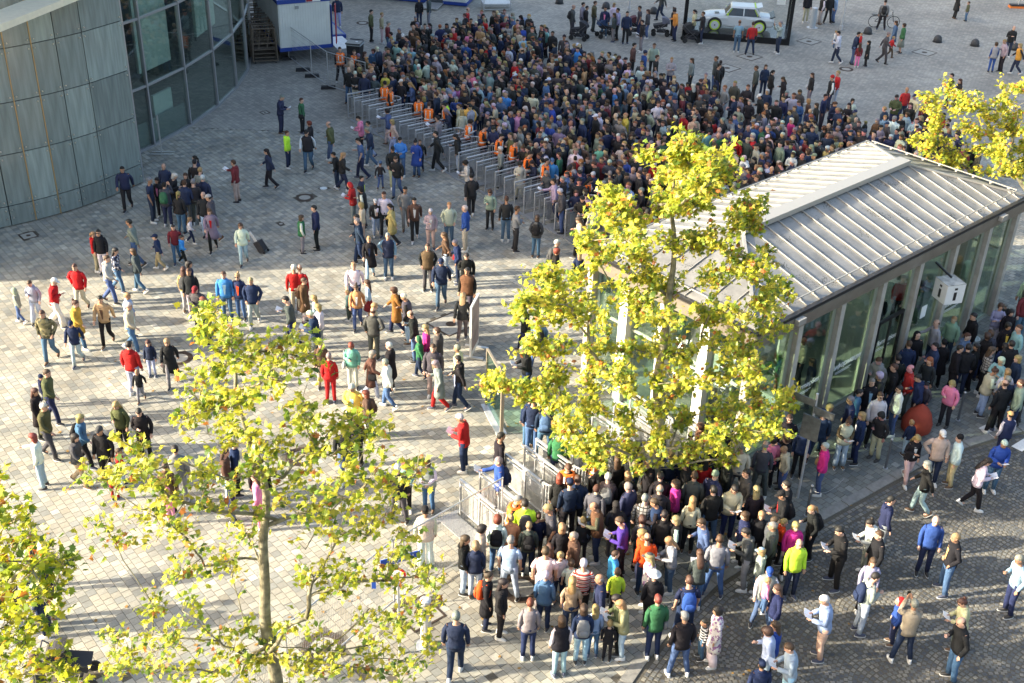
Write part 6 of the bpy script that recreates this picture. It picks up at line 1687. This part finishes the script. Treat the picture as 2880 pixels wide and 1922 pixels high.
for poly, cnt, ang0, dm in (([(1620, 1360), (1740, 1260), (1990, 1170), (2090, 1230), (2060, 1330), (1940, 1390), (1780, 1430)], 20, 110, .5), ([(2360, 1130), (2520, 960), (2700, 860), (2900, 780), (2900, 1080), (2760, 1060), (2610, 1080), (2420, 1220)], 16, 190, .46)):
    HQ = [at(x, y, 1.66) for x, y in poly]; HQ = [(q.x, q.y) for q in HQ]; k_ = 0; tr_ = 0
    while k_ < cnt and tr_ < 9000:
        tr_ += 1; x = CR_.uniform(min(q[0] for q in HQ), max(q[0] for q in HQ)); y = CR_.uniform(min(q[1] for q in HQ), max(q[1] for q in HQ))
        if not inpoly(np.array([x]), np.array([y]), HQ)[0] or min((q[0] - x) ** 2 + (q[1] - y) ** 2 for q in allsp) < dm ** 2: continue
        dv = Vector((x, y, 0)) - PO
        if -.4 < dv.dot(PU) < 14.5 and -6.6 < dv.dot(PN) < .45: continue
        allsp.append((x, y)); crowd_member(x, y, ang0 + CR_.normal(0, 45)); k_ += 1
# of the single visitors the 300 nearest stay single; the smaller ones far back join the mass
allp = [o for o in bpy.data.objects if o.name.split('.')[0] == 'person']
bpy.context.view_layer.update()
def depth(o): return (o.matrix_world.translation - Vector((0, 0, CAMZ))).dot(_fw)
def seen(o):
    q = pxof(o.matrix_world.translation + Vector((0, 0, 1.0))); return -40 < q[0] < 2920 and -40 < q[1] < 1990
allp.sort(key=lambda o: depth(o) + (0 if seen(o) else 1000)); LIM = [o for o in allp if 'in the glass' not in o['label']][298:]
limset = set(o['label'] for o in LIM); limd = depth(LIM[0]) if LIM else 1e9
MCOL = {'hi_vis': (.95, .19, .02), 'reflective_tape': (.72, .72, .66), 'vest_hem': (.035, .035, .04), 'eye': (.03, .02, .015), 'sole': (.5, .5, .5), 'dark_glass': (.01, .01, .01), 'paper_white': (.78, .78, .8)}
ACACHE = {}
def absorb(o):
    me = o.data
    if me.name not in ACACHE: ACACHE[me.name] = arr(decim_me(me)) if me.name.startswith('person') else arr(me)
    vt = ACACHE[me.name]; oc = tuple(o.color)[:3]
    if o.material_slots and o.material_slots[0].link == 'OBJECT': oc = (.2, .2, .2)
    mats = [m.name for m in me.materials]; col = oc if mats[0] not in MCOL else MCOL[mats[0]]
    before = len(CS); push(vt, np.array(o.matrix_world, np.float32), col)
    if len(mats) > 1 and not me.name.startswith('person'):
        c = CS[-1]
        for p_ in me.polygons:
            k = mats[p_.material_index]
            if k in MCOL: c[list(p_.vertices)] = MCOL[k]
def decim_me(me):
    o = bpy.data.objects.new('tmp', me); COL.objects.link(o); d = o.modifiers.new('d', 'DECIMATE'); d.ratio = .45
    m2 = bpy.data.meshes.new_from_object(o.evaluated_get(bpy.context.evaluated_depsgraph_get())); bpy.data.objects.remove(o); return m2
kill = []
for o in LIM:
    absorb(o)
    for c in o.children: absorb(c); kill.append(c)
    kill.append(o)
for o in bpy.data.objects:
    if o.name.split('.')[0] in ('leaflet', 'phone', 'backpack', 'shoulder_bag') and 'category' in o and depth(o) > limd - .3: absorb(o); kill.append(o)
bpy.data.batch_remove(kill)
print('single', len(allp) - len(LIM), 'joined', len(LIM), 'limit depth', round(limd, 1))
V_ = np.concatenate(VS); F_ = np.concatenate(FS); C_2 = np.concatenate(CS)
cr_o = link('crowd', np_mesh('crowd', V_, F_, CCOL, C_2, smooth=True)); tag(cr_o, 'dense crowd of visitors in mostly dark jackets waiting behind the long rail row', 'crowd', kind='stuff')
print('crowd', nb, len(F_), round(time.time() - T0, 1))
# ---------------------------------------------------------------- plane trees: trunk and limbs, twigs, single leaves and the mass of leaves
BARK = mat('plane_bark', (.22, .20, .13), .85, var=.55, scale=6, bump=.8, bscale=30)
def leaf_shape():
    # five lobes, slightly folded along the midrib
    pts = [(0, -.05), (.30, .02), (.55, -.08), (.50, .22), (.95, .38), (.52, .52), (.42, .78), (.20, .66), (0, 1.08)]
    V = [(0, .22, .0)]; 
    for x, y in pts: V.append((x * .5, y * .55, -.16 * abs(x)))
    for x, y in pts[-2:0:-1]: V.append((-x * .5, y * .55, -.16 * abs(x)))
    n = len(V) - 1; F = [(0, 1 + k, 1 + (k + 1) % n) for k in range(n)]
    return np.array(V, np.float32), np.array(F, np.int32)
LV, LF = leaf_shape()
LMAT = mat('plane_leaf', attr='Col', rough=.42, transl=.45, spec=.5); LMAT1 = mat('plane_leaf_single', objcol=True, rough=.42, transl=.45, spec=.5)
LEAF_ME = np_mesh('leaf', LV, LF, LMAT1)
LC = np.array([[.34, .37, .02], [.44, .42, .03], [.25, .32, .022], [.13, .21, .02], [.52, .46, .05], [.34, .13, .02], [.07, .13, .015]])
def tree(name, label, base, top_, depth, targets, leaf, seed, ltint=(1, 1, 1), nsingle=300, per=46, r0=.15, kinks=(), spread=.5, probs=(.26, .24, .20, .13, .09, .03, .05)):
    """base: foot point; top_: (px,py,y plane offset); targets: list of photo points (px,py) of leafy boughs"""
    rg = random.Random(seed); ng = np.random.RandomState(seed)
    t = thing(name, label, 'tree', tuple(base), 0, 'plane trees on the square')
    D0 = base.y
    def on_plane(px, py, dy):
        d = _fw + CR * ((px - 1440) / FPX) - CU * ((py - 961) / FPX); return Vector((0, 0, CAMZ)) + d * ((D0 + dy) / d.y)
    tp = on_plane(*top_[:2], top_[2]); pts = [base.copy()]
    for px, py, dy in kinks: pts.append(on_plane(px, py, dy))
    pts.append(tp)
    # smooth trunk
    tr = []
    for i in range(len(pts) - 1):
        for k in range(6): s = k / 6; q = pts[i].lerp(pts[i + 1], s); tr.append(q + Vector((math.sin(3 * (i + s)) * .06 + math.sin(7.3 * (i + s)) * .03, math.cos(4 * (i + s)) * .05, 0)))
    tr.append(pts[-1]); H = tp.z
    rad = [max(.012, r0 * (1 - (q.z / H)) ** .85 + .012) for q in tr]
    loc = lambda q: q - base
    part('trunk', MB().tube([loc(q) for q in tr], rad, 12), BARK, t, smooth=True)
    def trunk_at(z):
        for a, b in zip(tr[:-1], tr[1:]):
            if a.z <= z <= b.z or b is tr[-1]: return a.lerp(b, max(0, min(1, (z - a.z) / max(1e-6, b.z - a.z))))
    tw = MB(); L = []  # twig mesh, leaf positions
    node = [q for q in tr if q.z > .24 * H]; par = [max(0, i - 1) for i in range(len(node))]; ntr = len(node); tips = [0] * ntr; curves = []
    TT = []
    for (px, py) in targets:
        T = on_plane(px, py, rg.gauss(0, spread) * 1.15)
        if T.z > 1.2:
            q = min(node[:ntr], key=lambda n_: (n_ - T).length); TT.append((math.hypot(T.x - q.x, T.y - q.y), T))
    TT.sort(key=lambda e: e[0])
    for hd, T in TT:
        best, bi = 1e9, 0
        for i, q in enumerate(node):
            d = T - q; h_ = math.hypot(d.x, d.y)
            if d.z < -.15: continue
            c = d.length + (.0 if i >= ntr else .25) + max(0, .35 * h_ - d.z) * .9
            if d.length > .35 and c < best: best, bi = c, i
        S = node[bi]; d = T - S; out = Vector((d.x, d.y, 0)) * .5
        mid = S.lerp(T, .5) + Vector((rg.uniform(-.12, .12), rg.uniform(-.12, .12), rg.uniform(-.06, .16))) * d.length
        n_ = max(4, int(d.length / .28)); ids = [bi]; prev = bi
        for k in range(1, n_ + 1):
            s = k / n_; q = S.lerp(mid, s).lerp(mid.lerp(T, s), s) + Vector((rg.gauss(0, .02), rg.gauss(0, .02), rg.gauss(0, .02)))
            node.append(q); par.append(prev); tips.append(0); prev = len(node) - 1; ids.append(prev)
        curves.append(ids); i = prev
        while i >= ntr: tips[i] += 1; i = par[i]
    for ids in curves:
        rr2 = [.0085 * max(1, tips[i]) ** .62 + .002 for i in ids]; rr2[0] = rr2[1]
        part('branch', MB().tube([loc(node[i]) for i in ids], rr2, 6), BARK, t, smooth=True)
        cv = [node[i] for i in ids]; nt_ = rg.randint(8, 12); m0 = len(cv)
        for k in range(nt_):
            s = rg.uniform(.25, 1.0) ** .6; q = cv[min(m0 - 1, int(s * m0))]; d = Vector((rg.gauss(0, 1), rg.gauss(0, 1), rg.gauss(.45, .7))).normalized(); ln = rg.uniform(.2, .5)
            e = q + d * ln; m_ = q.lerp(e, .5) + Vector((0, 0, .03)); tw.tube([loc(q), loc(m_), loc(e)], [.007, .005, .003], 4, cap=False)
            for j in range(int(per / nt_ * rg.uniform(.6, 1.4))):
                u_ = rg.uniform(.2, 1.1); L.append(q.lerp(e, u_) + Vector((rg.gauss(0, .07), rg.gauss(0, .07), rg.gauss(-.03, .07))))
    tag(part('twigs', tw, BARK, t), kind='stuff')
    L = np.array([tuple(q) for q in L], np.float32); n = len(L); sz = leaf * ng.uniform(.65, 1.25, n)
    # orientation: mostly facing up and outward with droop
    nz = ng.normal(0, 1, (n, 3)); nz[:, 2] = np.abs(nz[:, 2]) + .45; nz[:, 0] -= .5; nz /= np.linalg.norm(nz, axis=1)[:, None]
    ax = ng.normal(0, 1, (n, 3)); ax -= nz * (ax * nz).sum(1)[:, None]; ax /= np.linalg.norm(ax, axis=1)[:, None]; ay = np.cross(nz, ax)
    fold = ng.uniform(.4, 2.4, n)
    lv = LV[None] * np.stack([np.ones(n), np.ones(n), fold], 1)[:, None, :] * sz[:, None, None]
    W = L[:, None, :] + lv[..., 0:1] * ax[:, None] + lv[..., 1:2] * ay[:, None] + lv[..., 2:3] * nz[:, None]
    col = LC[ng.choice(7, n, p=probs)] * ng.uniform(.75, 1.25, (n, 1)) * np.array(ltint)
    zz = (L - np.array([0, 0, CAMZ])) @ np.array(_fw); P2 = L - np.array([0, 0, CAMZ]); u = 1440 + FPX * (P2 @ np.array(CR)) / zz; v = 961 - FPX * (P2 @ np.array(CU)) / zz
    vis = (u > 0) & (u < 2880) & (v > 0) & (v < 1922); od = np.argsort(np.where(vis, zz, 1e6) / sz * leaf); ns = min(nsingle, int(vis.sum()))
    for i in od[:ns]:
        o = link('leaf', LEAF_ME, t, tuple(L[i] - np.array(base)), color=col[i]); o.scale = (sz[i],) * 3
        o.rotation_euler = Matrix((ax[i], ay[i], nz[i])).transposed().to_euler()
    ot = od[ns:]; F = (LF[None] + (np.arange(len(ot)) * len(LV))[:, None, None]).reshape(-1, 3)
    fo = link('foliage', np_mesh('foliage', W[ot].reshape(-1, 3) - np.array(base, np.float32), F, LMAT, np.repeat(col[ot], len(LV), 0)), t); tag(fo, kind='stuff')
    return n
S_ = 1.2255
def sc_(l): return [(x * S_, y * S_) for x, y in l]
TA = sc_([(500, 715), (475, 745), (520, 760), (450, 770), (540, 790), (490, 800), (440, 850), (480, 850), (560, 830), (620, 800), (670, 780), (720, 800), (700, 830), (640, 840), (440, 900), (520, 900), (600, 880), (650, 870), (700, 930), (560, 930), (480, 940), (420, 960), (820, 1000), (870, 1010), (760, 1040), (800, 960), (850, 980), (290, 1020), (330, 1060), (250, 1100), (350, 1110), (300, 1090), (420, 1060), (480, 1000), (530, 980), (590, 1000), (640, 1000), (700, 970), (740, 1000), (200, 1090), (230, 1205), (340, 1180), (400, 1150), (460, 1120), (540, 1100), (600, 1060), (650, 1100), (700, 1080), (770, 1100), (850, 1100), (930, 1100), (960, 1080), (890, 1130), (360, 1240), (420, 1230), (500, 1180), (560, 1200), (680, 1180), (740, 1160), (800, 1150), (880, 1190), (930, 1230), (350, 1380), (390, 1330), (420, 1400), (470, 1300), (520, 1260), (700, 1260), (780, 1230), (850, 1230), (900, 1260), (960, 1320), (1010, 1380), (930, 1400), (850, 1400), (780, 1350), (720, 1320), (800, 1300), (880, 1330), (1000, 1340), (270, 1450), (300, 1500), (400, 1480), (350, 1460), (500, 1470), (560, 1440), (620, 1500), (700, 1420), (760, 1480), (850, 1480), (900, 1450), (980, 1490), (940, 1520), (240, 1540), (350, 1540), (420, 1560), (480, 1550), (550, 1540), (760, 1550), (860, 1540), (680, 1540), (920, 1560)])
TB = sc_([(1555, 335), (1500, 360), (1600, 370), (1650, 350), (1530, 400), (1590, 420), (1640, 410), (1400, 470), (1375, 490), (1420, 450), (1450, 520), (1500, 470), (1560, 470), (1620, 480), (1660, 400), (1700, 500), (1720, 480), (1730, 520), (1350, 560), (1400, 560), (1460, 580), (1530, 560), (1600, 560), (1660, 560), (1250, 640), (1280, 670), (1330, 640), (1400, 650), (1480, 640), (1550, 650), (1640, 640), (1700, 600), (1750, 610), (1800, 640), (1200, 700), (1240, 740), (1300, 720), (1380, 730), (1460, 720), (1540, 730), (1620, 730), (1700, 720), (1760, 700), (1790, 740), (1210, 800), (1280, 790), (1350, 800), (1430, 800), (1510, 800), (1600, 800), (1680, 800), (1730, 790), (1120, 880), (1200, 890), (1270, 870), (1340, 870), (1420, 880), (1500, 880), (1580, 880), (1660, 870), (1720, 860), (1270, 930), (1340, 940), (1420, 950), (1500, 950), (1580, 960), (1680, 940), (1750, 950), (1800, 920), (1740, 900), (1280, 980), (1360, 1000), (1430, 1010), (1510, 1020), (1600, 1030), (1700, 990), (1780, 990), (1450, 1080), (1520, 1090), (1600, 1100), (1670, 1060), (1360, 1050), (1650, 1000), (1760, 680), (1240, 690), (1170, 900), (1320, 1030)])
TB += [(x + 14, y - 12) for x, y in TB[::2]]
TC = sc_([(2140, 225), (2180, 205), (2230, 240), (2300, 215), (2350, 205), (2150, 270), (2210, 290), (2270, 270), (2330, 260), (2125, 330), (2180, 350), (2240, 340), (2300, 330), (2350, 330), (2165, 375), (2220, 390), (2290, 390), (2340, 400), (2380, 300), (2400, 380), (2420, 250), (2140, 300), (2260, 310), (2200, 250), (2320, 290), (2370, 230), (2280, 360), (2100, 325), (2350, 370), (2390, 330)])
TD = sc_([(-40, 1180), (20, 1160), (0, 1230), (60, 1230), (30, 1280), (100, 1280), (140, 1290), (20, 1340), (90, 1330), (150, 1300), (40, 1420), (100, 1420), (0, 1480), (60, 1480), (30, 1540), (100, 1550), (150, 1545), (0, 1380), (-60, 1300), (-60, 1450), (70, 1380), (-20, 1100), (180, 1550), (-80, 1550), (-20, 1550), (50, 1190), (120, 1360)])
b1 = at(786, 2090); n1 = tree('plane_tree', 'tall front plane tree with yellow green leaves left of the middle', b1, (612, 905, .9), 0, TA, .185, 3, ltint=(1.25, 1.24, 1.8), kinks=((775, 1922, .1), (742, 1600, .25), (735, 1350, .45), (680, 1130, .65)), per=60, r0=.14)
b2 = at(1822, 1440); n2 = tree('plane_tree', 'plane tree with bright yellow leaves standing before the pavilion', b2, (1905, 420, .4), 0, TB, .18, 5, ltint=(1.40, 1.34, 2.2), kinks=((1850, 1200, .0), (1868, 950, .1), (1892, 650, .3)), per=170, r0=.15, spread=.7)
b3 = at(2985, 800); n3 = tree('plane_tree', 'yellow plane tree at the upper right behind the pavilion roof', b3, (2860, 300, .4), 0, TC, .17, 7, ltint=(1.55, 1.40, 2.2), kinks=((2900, 560, .1), (2840, 430, .2)), per=230, r0=.17, spread=.8, nsingle=200)
b4 = at(-260, 2500); n4 = tree('plane_tree', 'plane tree reaching in at the lower left corner', b4, (-60, 1120, .3), 0, TD, .185, 9, ltint=(1.15, 1.15, 1), kinks=((-220, 2100, .05), (-120, 1700, .1)), per=60, r0=.14, nsingle=200, spread=.4)
print('leaves', n1, n2, n3, n4, round(time.time() - T0, 1))
# a few fallen leaves on the paving
fl = MB(); r9 = random.Random(31)
for k in range(150):
    p = at(r9.uniform(100, 2500), r9.uniform(1000, 1900)); a = r9.uniform(0, 6.28); s = r9.uniform(.05, .10); M = Matrix.Translation((p.x, p.y, .012)) @ Matrix.Rotation(a, 4, 'Z') @ Matrix.Scale(s * 1.6, 4)
    b = len(fl.v); fl.v += [M @ Vector((v[0], v[1], abs(v[2]) * .4)) for v in LV.tolist()]; fl.f += [[b + i for i in f] for f in LF.tolist()]; fl.m += [0] * len(LF)
tag(part('fallen_leaves', fl, mat('fallen_leaf', (.30, .17, .04), .8)), 'scattered brown fallen leaves on the paving', 'leaves', kind='stuff')
